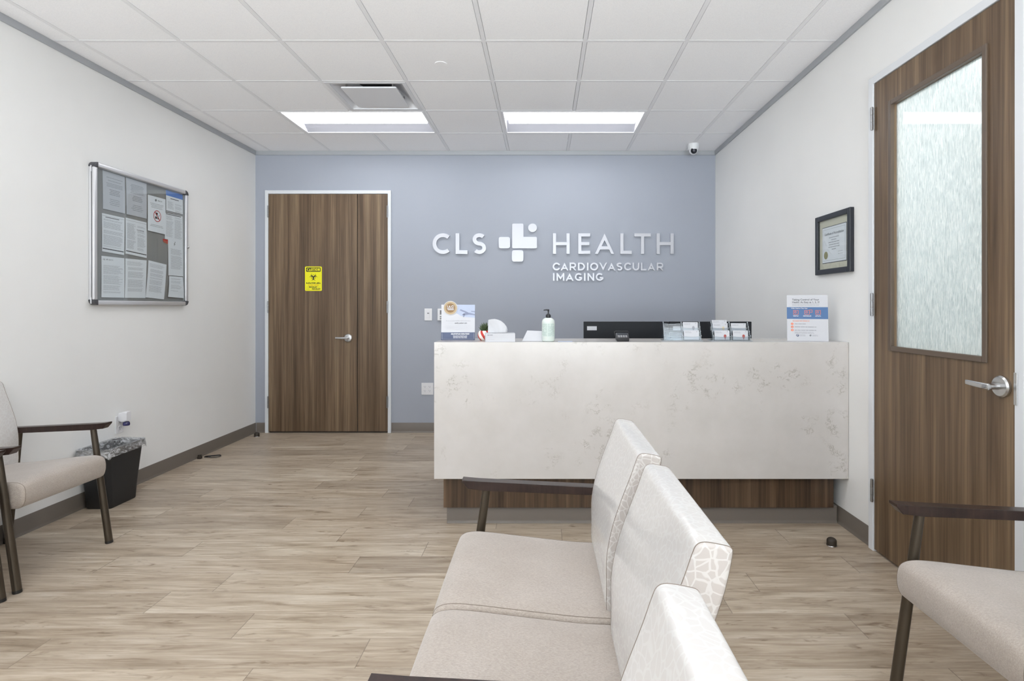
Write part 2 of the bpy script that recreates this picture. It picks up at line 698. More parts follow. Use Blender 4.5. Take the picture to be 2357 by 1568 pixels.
def glyph(ch, W, Hh, w):
    """centre lines of a geometric sans capital in a W x Hh box, stroke w"""
    h = w / 2
    R = W - h
    T = Hh - h
    mid = Hh / 2
    if ch == 'I':
        return [[(W / 2, 0), (W / 2, Hh)]]
    if ch == 'L':
        return [[(h, 0), (h, Hh)], [(0, h), (W, h)]]
    if ch == 'T':
        return [[(W / 2, 0), (W / 2, Hh)], [(0, T), (W, T)]]
    if ch == 'H':
        return [[(h, 0), (h, Hh)], [(R, 0), (R, Hh)], [(h, mid), (R, mid)]]
    if ch == 'E':
        return [[(h, 0), (h, Hh)], [(0, h), (W, h)], [(0, T), (W, T)], [(0, mid), (W * 0.93, mid)]]
    if ch == 'F':
        return [[(h, 0), (h, Hh)], [(0, T), (W, T)], [(0, mid), (W * 0.9, mid)]]
    if ch == 'A':
        c = h * 1.1
        return [[(c - h * 0.25, -h * 0.6), (W / 2, Hh - h * 2.1), (W - c + h * 0.25, -h * 0.6)], [(W * 0.22, Hh * 0.29), (W * 0.78, Hh * 0.29)]]
    if ch == 'V':
        c = h * 1.1
        return [[(c - h * 0.25, Hh + h * 0.6), (W / 2, h * 2.1), (W - c + h * 0.25, Hh + h * 0.6)]]
    if ch == 'N':
        return [[(h, 0), (h, Hh)], [(R, 0), (R, Hh)], [(h * 1.1, Hh - h * 0.9), (R - h * 0.1, h * 0.9)]]
    if ch == 'M':
        return [[(h, 0), (h, Hh)], [(R, 0), (R, Hh)], [(h, Hh - h), (W / 2, Hh * 0.32), (R, Hh - h)]]
    if ch == 'O':
        return [arc(W / 2, mid, W / 2 - h, Hh / 2 - h, 0, 360, 40)]
    if ch == 'C':
        rr = Hh / 2 - h
        a = math.degrees(math.acos(max(-1, min(0.95, (W - Hh / 2 - h * 0.3) / rr))))
        return [arc(Hh / 2, mid, rr, rr, a, 360 - a, 30)]
    if ch == 'G':
        rr = Hh / 2 - h
        a = 42
        return [arc(Hh / 2, mid, rr, rr, a, 360 - 30, 30) , [(W - h, mid - Hh * 0.30), (W - h, mid)], [(Hh * 0.52, mid - h), (W, mid - h)]]
    if ch == 'S':
        ry = (Hh - w) / 4
        rx = W / 2 - h
        top = arc(W / 2, Hh - h - ry, rx, ry, 38, 250, 18)
        bot = arc(W / 2, h + ry, rx, ry, 70, -142, 18)
        return [top + bot]
    if ch == 'U':
        return [[(h, Hh)] + arc(W / 2, W / 2, W / 2 - h, W / 2 - h, 180, 360, 16) + [(R, Hh)]]
    if ch == 'D':
        r = Hh / 2 - h
        return [[(h, 0), (h, Hh)], [(h, T), (W - Hh / 2, T)] + arc(W - Hh / 2, mid, r, r, 90, -90, 18) + [(h, h)]]
    if ch in 'PR':
        r = Hh * 0.29 - h / 2
        rx = min(r, W - 1.6 * w)
        s = [[(h, 0), (h, Hh)], [(h, T), (W - h - rx, T)] + arc(W - h - rx, T - r, rx, r, 90, -90, 14) + [(h, T - 2 * r)]]
        if ch == 'R':
            s.append([(W * 0.5, T - 2 * r), (W - h * 0.8, -h * 0.7)])
        return s
    return []


def ribbon(mb, pts, w, to3, depth, closed=False):
    """a stroke of width w along pts, depth metres thick; to3(u, v, d) -> xyz"""
    b = mb.b
    P = [Vector(p) for p in pts]
    if (P[0] - P[-1]).length < 1e-6:
        closed = True
        P = P[:-1]
    n = len(P)
    L, R = [], []
    for i in range(n):
        if closed:
            a, c = P[i - 1], P[(i + 1) % n]
        else:
            a, c = P[max(i - 1, 0)], P[min(i + 1, n - 1)]
        d1 = (P[i] - a).normalized() if (P[i] - a).length > 1e-9 else (c - P[i]).normalized()
        d2 = (c - P[i]).normalized() if (c - P[i]).length > 1e-9 else d1
        t = (d1 + d2).normalized()
        nn = Vector((-t.y, t.x))
        k = 1 / max(0.45, nn.dot(Vector((-d1.y, d1.x))))
        L.append(P[i] + nn * w / 2 * k)
        R.append(P[i] - nn * w / 2 * k)
    V = [[b.verts.new(to3(q.x, q.y, d)) for q in S] for S in (L, R) for d in (0, depth)]
    L0, L1, R0, R1 = V
    m = n if closed else n - 1
    for i in range(m):
        j = (i + 1) % n
        b.faces.new((L1[i], L1[j], R1[j], R1[i]))
        b.faces.new((L0[j], L0[i], R0[i], R0[j]))
        b.faces.new((L0[i], L0[j], L1[j], L1[i]))
        b.faces.new((R0[j], R0[i], R1[i], R1[j]))
    if not closed:
        b.faces.new((L0[0], L1[0], R1[0], R0[0]))
        b.faces.new((L1[-1], L0[-1], R0[-1], R1[-1]))


def word_strokes(mb, text, u, v, W, Hh, w, to3, depth, gap=0.25):
    """fits a word of capitals into width W"""
    rel = {'I': 0.28, 'L': 0.62, 'T': 0.74, 'E': 0.64, 'F': 0.6, 'M': 1.0, 'N': 0.82, 'O': 1.0, 'C': 0.82, 'G': 0.9, 'A': 0.9,
           'V': 0.9, 'D': 0.8, 'R': 0.7, 'P': 0.66, 'S': 0.66, 'U': 0.78, 'H': 0.76, ' ': 0.35}
    tot = sum(rel.get(c, 0.7) for c in text) + gap * (len(text) - 1)
    k = W / tot
    x = u
    lift = 0.0
    for c in text:
        gw = rel.get(c, 0.7) * k
        if c != ' ':
            for s in glyph(c, max(gw, w * 1.02), Hh, w):
                s2 = [(x + a, v + q) for a, q in s]
                lift += 0.00004
                ribbon(mb, s2, w, to3, depth + lift)
        x += gw + gap * k


def font_text(text, size, to3, mb, align='LEFT', bold=0.0, u=0.0, v=0.0):
    """small print: the built-in font turned into flat faces on a surface"""
    cu = bpy.data.curves.new('print', 'FONT')
    cu.body = text
    cu.size = size
    cu.align_x = align
    cu.offset = bold
    cu.resolution_u = 2
    ob = bpy.data.objects.new('print', cu)
    COL.objects.link(ob)
    bpy.context.view_layer.update()
    dg = bpy.context.evaluated_depsgraph_get()
    ev = ob.evaluated_get(dg)
    me = ev.to_mesh()
    vs = [mb.b.verts.new(to3(q.co.x + u, q.co.y + v, 0)) for q in me.vertices]
    for p in me.polygons:
        try:
            mb.b.faces.new([vs[i] for i in p.vertices])
        except ValueError:
            pass
    ev.to_mesh_clear()
    bpy.data.objects.remove(ob)
    bpy.data.curves.remove(cu)


def flat_rect(mb, u0, u1, v0, v1, to3, d=0.0):
    mb.quad([to3(u0, v0, d), to3(u1, v0, d), to3(u1, v1, d), to3(u0, v1, d)])


def disc(mb, u, v, r, to3, d=0.0, n=28, r0=0.0):
    if r0 > 0:
        A = [mb.b.verts.new(to3(u + r * math.cos(2 * PI * k / n), v + r * math.sin(2 * PI * k / n), d)) for k in range(n)]
        B = [mb.b.verts.new(to3(u + r0 * math.cos(2 * PI * k / n), v + r0 * math.sin(2 * PI * k / n), d)) for k in range(n)]
        for k in range(n):
            mb.b.faces.new((A[k], A[(k + 1) % n], B[(k + 1) % n], B[k]))
    else:
        mb.b.faces.new([mb.b.verts.new(to3(u + r * math.cos(2 * PI * k / n), v + r * math.sin(2 * PI * k / n), d)) for k in range(n)])


def lines(mb, u0, u1, v0, v1, to3, pitch, th, rnd, ragged=0.25, center=False, gaps=True):
    """rows of unreadable small print as broken dashes"""
    v = v1
    while v > v0:
        L = (u1 - u0) * (1 - ragged * rnd.random())
        s = u0 + ((u1 - u0) - L) / 2 if center else u0
        e = s + L
        if rnd.random() < 0.08 and gaps:
            v -= pitch
            continue
        x = s
        while x < e:
            ww = min(rnd.uniform(0.010, 0.034), e - x)
            flat_rect(mb, x, x + ww, v - th, v, to3)
            x += ww + 0.0022
        v -= pitch


# ------------------------------------------------------------------ the shell
def build_floor():
    mb = MB()
    b = mb.b
    uvl = b.loops.layers.uv.new('plank_uv')
    col = b.faces.layers.float_vector.new('plank_f')
    Lp, Wp = 1.243, 0.1823
    known = {0: -1.918, 1: -1.218, 2: -1.689, 3: -1.503, 4: -2.19, 5: -1.874, 6: -1.139, 7: -1.52}
    rnd = random.Random(3)
    y0 = 2.036
    k = int((YR - y0) / Wp) - 1
    X0, X1 = XL - 0.02, XR + 0.02
    vals = []
    while y0 + k * Wp < YB + 0.02:
        ya, yb = y0 + k * Wp, y0 + (k + 1) * Wp
        off = known.get(k, rnd.uniform(-2.6, -1.4))
        x = off - math.ceil((off - X0) / Lp) * Lp
        while x < X1:
            xa, xb = max(x, X0), min(x + Lp, X1)
            if xb > xa:
                vs = [b.verts.new(p) for p in ((xa, ya, 0), (xb, ya, 0), (xb, yb, 0), (xa, yb, 0))]
                f = b.faces.new(vs)
                for lp, (u, v) in zip(f.loops, ((xa - x, 0), (xb - x, 0), (xb - x, Wp), (xa - x, Wp))):
                    lp[uvl].uv = (u, v)
                f[col] = (rnd.random(), rnd.random(), rnd.random())
                vals.append(f)
            x += Lp
        k += 1
    me = bpy.data.meshes.new('floor')
    b.to_mesh(me)
    b.free()
    at = me.attributes.new('plank', 'FLOAT_VECTOR', 'FACE')
    src = me.attributes['plank_f']
    buf = [0.0] * (len(me.polygons) * 3)
    src.data.foreach_get('vector', buf)
    me.attributes['plank'].data.foreach_set('vector', buf)
    me.materials.append(M['floor'])
    o = bpy.data.objects.new('floor', me)
    COL.objects.link(o)
    tag(o, kind='structure')
    mb2 = MB()
    mb2.box(XL - 0.1, XR + 1.9, YR - 0.1, YB + 0.1, -0.12, -0.004)
    tag(mb2.build('floor_slab', M['base']), kind='structure')


build_floor()

# walls
W_T = 0.12
mb = MB()
mb.box(XL - W_T, XL, YR, YB + W_T, 0, ZC + 0.1)
tag(mb.build('wall_left', M['wall']), kind='structure')

D1 = (-2.838, -1.566, 2.472)              # rough opening of the door in the blue wall
mb = MB()
mb.box(XL, D1[0], YB, YB + W_T, 0, ZC + 0.1)
mb.box(D1[1], XR + W_T, YB, YB + W_T, 0, ZC + 0.1)
mb.box(D1[0], D1[1], YB, YB + W_T, D1[2], ZC + 0.1)
tag(mb.build('wall_back', M['blue']), kind='structure')

D2 = (2.075, 3.052, 2.500)                # opening of the glazed door in the right wall
mb = MB()
mb.box(XR, XR + W_T, YR, D2[0], 0, ZC + 0.1)
mb.box(XR, XR + W_T, D2[1], YB, 0, ZC + 0.1)
mb.box(XR, XR + W_T, D2[0], D2[1], D2[2], ZC + 0.1)
tag(mb.build('wall_right', M['wall']), kind='structure')

# wall behind the camera with two windows
mb = MB()
wins = [(-2.75, -0.75), (-0.45, 1.55)]
mb.box(XL, XR, YR - W_T, YR, 0, 0.55)
mb.box(XL, XR, YR - W_T, YR, 2.55, ZC + 0.1)
for a, c in ((XL, wins[0][0]), (wins[0][1], wins[1][0]), (wins[1][1], XR)):
    mb.box(a, c, YR - W_T, YR, 0.55, 2.55)
tag(mb.build('wall_rear', M['wall']), kind='structure')
for i, (a, c) in enumerate(wins):
    r = struct_root('window_%d' % (i + 1), ((a + c) / 2, YR - 0.06, 0.55))
    hw = (c - a) / 2
    f = MB()
    f.box(-hw, -hw + 0.05, -0.03, 0.03, 0, 2.0)
    f.box(hw - 0.05, hw, -0.03, 0.03, 0, 2.0)
    f.box(-hw + 0.05, hw - 0.05, -0.03, 0.03, 0, 0.05)
    f.box(-hw + 0.05, hw - 0.05, -0.03, 0.03, 1.95, 2.0)
    f.box(-0.02, 0.02, -0.03, 0.03, 0.05, 1.95)
    f.build('window_frame', M['alu'], r)
    g = MB()
    g.box(-hw + 0.05, -0.02, -0.004, 0.004, 0.05, 1.95)
    g.box(0.02, hw - 0.05, -0.004, 0.004, 0.05, 1.95)
    g.build('window_pane', M['glass'], r)

# the corridor beyond the glazed door
mb = MB()
x0, x1, y0, y1 = XR + W_T, XR + 1.75, 1.0, 4.6
mb.box(x1, x1 + 0.08, y0, y1, 0, ZC)
mb.box(x0, x1 + 0.08, y0 - 0.08, y0, 0, ZC)
mb.box(x0, x1 + 0.08, y1, y1 + 0.08, 0, ZC)
mb.box(x0, x1 + 0.08, y0 - 0.08, y1 + 0.08, ZC, ZC + 0.06)
tag(mb.build('wall_far', M['corridor']), kind='structure')
t = thing('corridor_light', 'bright ceiling light in the corridor seen blurred through the textured door glass', 'light', (XR + 0.95, 2.8, ZC - 0.062))  # unseen panel, put in so the door glass looks bright
mb = MB()
mb.box(-0.3, 0.3, -0.6, 0.6, -0.04, 0, 0.01)
mb.build('housing', M['troffer'], t)
mb = MB()
mb.box(-0.26, 0.26, -0.56, 0.56, -0.052, -0.041)
mb.build('lens', M['lamp2'], t)

# ------------------------------------------------------------------ ceiling
fix_rows = [4.6464, 2.2080, -0.8400, -2.6688]
fix_cols = [GX0 - 3 * TILE, GX0]                   # each two tiles wide
holes = []
for fy in fix_rows:
    for fx in fix_cols:
        holes.append((fx, fx + 2 * TILE, fy, fy + TILE))
VENT = (GX0 - 2 * TILE, GX0 - TILE, GY0 - 2 * TILE, GY0 - TILE)
holes.append(VENT)


def in_hole(xc, yc):
    return any(a < xc < b and c < yc < d for a, b, c, d in holes)


mb = MB()
bars = MB()
xs = [GX0 + k * TILE for k in range(-5, 4)]
xs = [XL] + [x for x in xs if XL + 0.05 < x < XR - 0.05] + [XR]
ys = [GY0 + k * TILE for k in range(-15, 1)]
ys = [YR] + [y for y in ys if YR + 0.05 < y < YB - 0.05] + [YB]
g = 0.0125
for i in range(len(xs) - 1):
    for j in range(len(ys) - 1):
        xa, xb, ya, yb = xs[i], xs[i + 1], ys[j], ys[j + 1]
        if in_hole((xa + xb) / 2, (ya + yb) / 2):
            continue
        s = 0.0025
        xa2 = xa + (g + s if i else 0.0)
        xb2 = xb - (g + s if i < len(xs) - 2 else 0.0)
        ya2 = ya + (g + s if j else 0.0)
        yb2 = yb - (g + s if j < len(ys) - 2 else 0.0)
        mb.box(xa2, xb2, ya2, yb2, ZC + 0.0005, ZC + 0.018)
ceil = mb.build('ceiling', M['tile'])
tag(ceil, kind='structure')
mb = MB()
ym0, ym1, xm0, xm1 = YR, YB, XL, XR
mb.box(xm0, xm1, ym0, ym1, ZC + 0.12, ZC + 0.2)
tag(mb.build('ceiling_upper', M['duct']), kind='structure')
for x in xs[1:-1]:
    bars.box(x - g + 0.0005, x + g - 0.0005, YR, YB, ZC - 0.0005, ZC + 0.012)
for j, y in enumerate(ys[1:-1]):
    for i in range(len(xs) - 1):
        bars.box(xs[i] + (g if i else 0), xs[i + 1] - (g if i < len(xs) - 2 else 0), y - g + 0.0005, y + g - 0.0005, ZC - 0.0005, ZC + 0.012)
# no cross bar through the middle of a two-tile fixture
bb = bars.b
bars_obj = None
kill = []
for fx0, fx1, fy0, fy1 in holes:
    if fx1 - fx0 < TILE * 1.5:
        continue
    xm = (fx0 + fx1) / 2
# long runner bars crossing fixtures are cut by rebuilding them in pieces
bars.b.free()
bars = MB()
for x in xs[1:-1]:
    cuts = sorted((c, d) for a, b_, c, d in holes if a + 0.05 < x < b_ - 0.05)
    y = YR
    for c, d in cuts:
        bars.box(x - g, x + g, y, c - g, ZC - 0.0005, ZC + 0.012)
        y = d + g
    bars.box(x - g, x + g, y, YB, ZC - 0.0005, ZC + 0.012)
for y in ys[1:-1]:
    for i in range(len(xs) - 1):
        bars.box(xs[i] + (g if i else 0), xs[i + 1] - (g if i < len(xs) - 2 else 0), y - g, y + g, ZC - 0.0005, ZC + 0.012)
tag(bars.build('trim_1', M['grid']), kind='structure')

# painted edge angle round the room
for i, q in enumerate([(XL, XL + 0.012, YR, YB), (XR - 0.012, XR, YR, YB), (XL + 0.012, XR - 0.012, YB - 0.012, YB), (XL + 0.012, XR - 0.012, YR, YR + 0.012)]):
    mb = MB()
    mb.box(q[0], q[1], q[2], q[3], ZC - 0.042, ZC - 0.0006)
    tag(mb.build('trim_%d' % (i + 2), M['angle']), kind='structure')

# vinyl base
def base_prof(h=0.102):
    return [(0, 0), (0.011, 0), (0.010, 0.004), (0.0055, 0.012), (0.0045, 0.02), (0.0045, h - 0.003), (0.003, h), (0, h)]


def baseboard(name, p0, p1, inward, h=0.102):
    mb = MB()
    d = Vector(p1) - Vector(p0)
    nrm = Vector(inward)
    mb.prism(base_prof(h), lambda u, v: (p0[0] + nrm.x * u, p0[1] + nrm.y * u, v), lambda u, v: (p1[0] + nrm.x * u, p1[1] + nrm.y * u, v))
    return tag(mb.build(name, M['base'], smooth=40), kind='structure')


baseboard('baseboard_left', (XL, YR), (XL, YB), (1, 0))
baseboard('baseboard_right', (XR, D2[1] + 0.012), (XR, YB), (-1, 0))
baseboard('baseboard_right_front', (XR, YR), (XR, D2[0] - 0.012), (-1, 0))
baseboard('baseboard_back_left', (XL + 0.011, YB), (D1[0] - 0.01, YB), (0, -1))
baseboard('baseboard_back', (D1[1] + 0.01, YB), (XR - 0.011, YB), (0, -1))


# ------------------------------------------------------------------ ceiling fixtures
def make_fixture(label):
    """local origin: corner at ceiling plane; x 0..1.2192, y 0..0.6096"""
    t = thing('ceiling_light', label, 'ceiling light', (0, 0, 0), 0, 'recessed ceiling lights')
    Wd, Dp = 2 * TILE, TILE
    e = 0.014
    fr = MB()
    fr.box(e, Wd - e, e, e + 0.016, -0.002, 0.010)
    fr.box(e, Wd - e, Dp - e - 0.016, Dp - e, -0.002, 0.010)
    fr.box(e, e + 0.016, e + 0.016, Dp - e - 0.016, -0.002, 0.010)
    fr.box(Wd - e - 0.016, Wd - e, e + 0.016, Dp - e - 0.016, -0.002, 0.010)
    fr.build('frame', M['troffer'], t)
    bd = MB()
    y0, y1 = e + 0.016, Dp - e - 0.016
    yl0, yl1 = 0.155, 0.425

    def curve(a, b, n=8):
        return [(a + (b - a) * k / n, 0.004 + 0.062 * math.sin(k / n * PI / 2)) for k in range(n + 1)]
    prof = curve(y0, yl0) + list(reversed(curve(y1, yl1)))
    top = [(y1, 0.085), (y0, 0.085)]
    bd.prism(prof + top, lambda u, v: (e + 0.016, u, v), lambda u, v: (Wd - e - 0.016, u, v))
    bd.build('reflector', M['reflector'], t, smooth=50)
    for xa in (e + 0.001, Wd - e - 0.016):
        ends = MB()
        ends.box(xa, xa + 0.015, y0, y1, 0.011, 0.085)
        ends.build('end_plate', M['troffer'], t)
    ln = MB()
    n = 12
    yc, hw = (yl0 + yl1) / 2, (yl1 - yl0) / 2 - 0.004
    lp = [(yc - hw, 0.0655)] + [(yc + hw * math.cos(PI - PI * k / n), 0.050 - 0.040 * math.sin(PI * k / n) ** 0.7) for k in range(n + 1)] + [(yc + hw, 0.0655)]
    ln.prism(lp, lambda u, v: (e + 0.045, u, v), lambda u, v: (Wd - e - 0.045, u, v))
    ln.build('lens', M['lens'], t, smooth=50)
    return t


fx = make_fixture('recessed ceiling light near the blue wall, on the left beside the air vent')
fx.location = (fix_cols[0], fix_rows[0], ZC)
dup(fx, (fix_cols[1], fix_rows[0], ZC), 0, 'recessed ceiling light near the blue wall, on the right above the sign', 'ceiling light', 'recessed ceiling lights')
rn = ['above the seats in front of the camera', 'above the camera', 'near the rear windows']
for i, ry in enumerate(fix_rows[1:]):
    for j, rx in enumerate(fix_cols):
        dup(fx, (rx, ry, ZC), 0, 'recessed ceiling light %s, in the %s column' % (rn[i], ('left', 'right')[j]), 'ceiling light', 'recessed ceiling lights')

# air diffuser
t = thing('air_vent', 'square white ceiling air diffuser with a dark gap around its plate', 'air vent', ((VENT[0] + VENT[1]) / 2, (VENT[2] + VENT[3]) / 2, ZC))
hs = TILE / 2 - 0.014
ho = 0.262
mb = MB()
ringo = [(-hs, -hs), (hs, -hs), (hs, hs), (-hs, hs)]
for (a, b_, c, d) in ((-hs, hs, -hs, -ho), (-hs, hs, ho, hs), (-hs, -ho, -ho, ho), (ho, hs, -ho, ho)):
    mb.box(a, b_, c, d, -0.002, 0.008)
mb.build('frame', M['diffuser'], t)
mb = MB()
steps = [(ho, 0.004), (0.245, 0.020), (0.215, 0.055), (0.16, 0.085), (0.13, 0.112)]
rings = []
for s_, z_ in steps:
    rings.append([(q[0], q[1], z_) for q in rrect(-s_, s_, -s_, s_, max(0.02, 0.13 * (1 - (s_ - 0.13) / 0.14)), 6)])
mb.loft(rings, cap=False)
mb.build('cone', M['diffuser'], t, smooth=60)
mb = MB()
mb.lathe([(0.128, 0.100), (0.128, 0.1125)], seg=32)
mb.build('duct_opening', M['duct'], t)
mb = MB()
mb.prism(rrect(-0.202, 0.202, -0.196, 0.202, 0.008), lambda u, v: (u, v, -0.006), lambda u, v: (u, v, 0.004), 0.002)
mb.build('plate', M['diffuser'], t)
mb = MB()
for sx in (-1, 1):
    for sy in (-1, 1):
        mb = MB()
        mb.box(sx * 0.17 - 0.006, sx * 0.17 + 0.006, sy * 0.17 - 0.002, sy * 0.17 + 0.002, 0.0045, 0.075)
        mb.build('hanger', M['steel'], t)

# sprinkler cover
mb = MB()
mb.lathe([(0.006, -0.0002), (0.040, -0.0002), (0.0405, -0.0015), (0.039, -0.003), (0.006, -0.0036)], seg=40)
tag(mb.build('sprinkler_cover', M['tile'], loc=(-0.672, 3.748, ZC), smooth=40), 'round white sprinkler cover plate flat on a ceiling tile', 'sprinkler cover')

# security camera
t = thing('security_camera', 'small white turret security camera on the ceiling above the right end of the blue wall', 'security camera', (1.478, 5.60, ZC))
mb = MB()
mb.lathe([(0.01, 0), (0.056, 0), (0.056, -0.012), (0.053, -0.040), (0.047, -0.058), (0.02, -0.062)], seg=32)
mb.build('base', M['camwhite'], t, smooth=40)
mb = MB()
prof = [(0.004, 0.042)] + [(0.042 * math.sin(a), 0.042 * math.cos(a)) for a in (PI * k / 14 for k in range(1, 14))] + [(0.004, -0.042)]
mb.lathe(prof, (0, 0, -0.062), 28)
mb.build('eyeball', M['camwhite'], t, smooth=60)
e = MB()
e.lathe([(0.026, 0), (0.030, -0.004), (0.030, -0.010), (0.004, -0.011)], (-0.006, -0.033, -0.075), 28, axis='y')
e.build('lens_housing', M['camdark'], t, smooth=40)
e = MB()
e.lathe([(0.012, 0), (0.012, -0.003), (0.003, -0.004)], (-0.006, -0.0445, -0.075), 20, axis='y')
e.build('lens', M['camglass'], t, smooth=40)


# ------------------------------------------------------------------ doors
def lever_set(parent, x, y, z, ax, direction, big=1.0):
    """ax 'y': door in the XZ plane facing -y; ax 'x': door in the YZ plane facing -x. lever points along direction"""
    s = big
    def T(u, d, w):      # u along the lever, d out of the door, w up
        if ax == 'y':
            return (x + direction * u, y - d, z + w)
        return (x - d, y + direction * u, z + w)
    axis = 'y' if ax == 'y' else 'x'
    mb = MB()
    mb.lathe([(0.040, 0), (0.0415, -0.004), (0.0415, -0.012), (0.036, -0.018), (0.012, -0.021)], (x, y, z), 40, axis)
    rose = mb.build('rose', M['steel'], parent, smooth=35)
    mb = MB()
    mb.lathe([(0.0125, -0.018), (0.0115, -0.030), (0.0115, -0.058), (0.0112, -0.066), (0.009, -0.070), (0.002, -0.0705)], (x, y, z), 24, axis)
    pts = [(-0.0165, 0.066, 0.0), (-0.013, 0.066, 0.0), (0.02, 0.066, 0.001), (0.06, 0.064, 0.002), (0.10, 0.060, 0.003), (0.112, 0.058, 0.003)]
    rings = []
    for i, (u, d, w) in enumerate(pts):
        k = i / (len(pts) - 1)
        hh = (0.0135 * (1 - k) + 0.0095 * k) * (0.55 if i == 0 else 1)
        tt = 0.0075 * (1 - k) + 0.005 * k
        ring = []
        for a in range(16):
            an = 2 * PI * a / 16
            c, sn = math.cos(an), math.sin(an)
            ring.append(T(u, d + tt * math.copysign(abs(c) ** 0.6, c), w + hh * math.copysign(abs(sn) ** 0.6, sn)))
        rings.append(ring)
    mb.loft(rings)
    lv = mb.build('lever', M['steel'], parent, smooth=40)
    mb = MB()
    mb.lathe([(0.0065, -0.0735), (0.006, -0.0785), (0.001, -0.079)], (x, y, z), 16, axis)
    mb.build('key_cylinder', M['hinge'], lv, smooth=40)
    return rose, lv


def hinge(parent, x, y, z, ax, side, face=-1):
    mb = MB()
    h = 0.116
    mb.tube([(x, y, z - h / 2), (x, y, z - h / 2 + 0.038)], 0.0075, 14)
    mb.tube([(x, y, z - h / 2 + 0.0395), (x, y, z - h / 2 + 0.0765)], 0.0075, 14)
    mb.tube([(x, y, z - h / 2 + 0.078), (x, y, z + h / 2)], 0.0075, 14)
    mb.tube([(x, y, z - h / 2 - 0.003), (x, y, z - h / 2)], 0.0055, 14)
    mb.tube([(x, y, z + h / 2), (x, y, z + h / 2 + 0.003)], 0.0055, 14)
    return mb.build('hinge', M['hinge'], parent, smooth=40)


# door_1 : unequal pair in the blue wall
d1 = struct_root('door_1', (-2.202, YB, 0))
ox = -2.202
mb = MB()
fx0, fx1, ft = -2.847 - ox, -1.557 - ox, 2.485
lx0, lx1, lt = -2.811 - ox, -1.593 - ox, 2.447
mb.box(fx0, lx0 - 0.003, -0.022, -0.001, 0, ft, 0.002)
mb.box(lx1 + 0.003, fx1, -0.022, -0.001, 0, ft, 0.002)
mb.box(lx0 - 0.003, lx1 + 0.003, -0.022, -0.001, lt + 0.003, ft, 0.002)
mb.box(D1[0] - ox, lx0 - 0.003, 0.0, 0.11, 0, D1[2])
mb.box(lx1 + 0.003, D1[1] - ox, 0.0, 0.11, 0, D1[2])
mb.box(lx0 - 0.003, lx1 + 0.003, 0.0, 0.11, lt + 0.003, D1[2])
mb.box(lx0 - 0.003, lx1 + 0.003, 0.040, 0.055, 0.0, lt + 0.003)     # dark stop behind the leaves
mb.build('door_frame', M['frame'], d1)
mb = MB()
mb.box(lx0, -1.9055 - ox, -0.016, 0.028, 0.016, lt, 0.0015)
leafA = mb.build('door_leaf', M['wood'], d1)
leafA['label'] = 'wide leaf with the lever and the caution sign'
mb = MB()
mb.box(-1.8965 - ox, lx1, -0.016, 0.028, 0.016, lt, 0.0015)
leafB = mb.build('door_leaf', M['wood'], d1)
leafB['label'] = 'narrow right-hand leaf'
mb = MB()
mb.box(-1.9045 - ox, -1.8975 - ox, -0.004, 0.026, 0.016, lt)
mb.build('meeting_gap', M['rubber'], d1)
mb = MB()
mb.box(lx0 + 0.002, lx1 - 0.002, -0.005, 0.026, 0.002, 0.0145)
mb.build('door_sweep', M['rubber'], d1)
for z in (2.267, 1.290, 0.317):
    hinge(leafA, lx0 - 0.001, -0.029, z, 'y', 1)
    hinge(leafB, lx1 + 0.001, -0.029, z, 'y', 1)
lever_set(leafA, -1.995 - ox, -0.016, 0.973, 'y', -1)

# door_2 : glazed single door in the right wall
oy = 2.57
d2 = struct_root('door_2', (XR, oy, 0))
ly0, ly1, lt = 2.113 - oy, 3.012 - oy, 2.470
mb = MB()
fy0, fy1, ft = 2.068 - oy, 3.058 - oy, 2.512
mb.box(-0.024, -0.001, fy0, ly0 - 0.003, 0, ft, 0.002)
mb.box(-0.024, -0.001, ly1 + 0.003, fy1, 0, ft, 0.002)
mb.box(-0.024, -0.001, ly0 - 0.003, ly1 + 0.003, lt + 0.003, ft, 0.002)
mb.box(0.0, W_T, D2[0] - oy, ly0 - 0.003, 0, D2[2])
mb.box(0.0, W_T, ly1 + 0.003, D2[1] - oy, 0, D2[2])
mb.box(0.0, W_T, ly0 - 0.003, ly1 + 0.003, lt + 0.003, D2[2])
mb.build('door_frame', M['frame'], d2)
gy0, gy1, gz0, gz1 = 2.262 - oy, 2.862 - oy, 1.092, 2.312
xf, xb = -0.018, 0.026
mb = MB()
mb.box(xf, xb, ly0, gy0, 0.012, lt)
mb.box(xf, xb, gy1, ly1, 0.012, lt)
mb.box(xf, xb, gy0, gy1, 0.012, gz0)
mb.box(xf, xb, gy0, gy1, gz1, lt)
leaf = mb.build('door_leaf', M['wood'], d2)
mb = MB()
bw = 0.020
for (a, b_, c, d) in ((gy0 - bw, gy0 + 0.004, gz0 - bw, gz1 + bw), (gy1 - 0.004, gy1 + bw, gz0 - bw, gz1 + bw),
                      (gy0 + 0.004, gy1 - 0.004, gz0 - bw, gz0 + 0.004), (gy0 + 0.004, gy1 - 0.004, gz1 - 0.004, gz1 + bw)):
    mb.box(xf - 0.008, xf + 0.010, a, b_, c, d, 0.002)
mb.build('glazing_bead', plain('bead_brown', (92, 78, 66), 0.4), leaf)
mb = MB()
mb.box(0.006, 0.012, gy0 + 0.001, gy1 - 0.001, gz0 + 0.001, gz1 - 0.001)
gl = mb.build('glass_pane', M['rain'], leaf)
gl['label'] = 'textured rain glass'
for z in (2.288, 1.305, 0.322):
    hinge(leaf, -0.031, ly1 + 0.001, z, 'x', 1)
lever_set(leaf, xf, 2.168 - oy, 0.990, 'x', 1)
mb = MB()
mb.box(-0.0275, -0.0245, ly0 - 0.018, ly0 - 0.003, 0.93, 1.05, 0.001)
mb.build('strike_plate', M['steel'], d2)

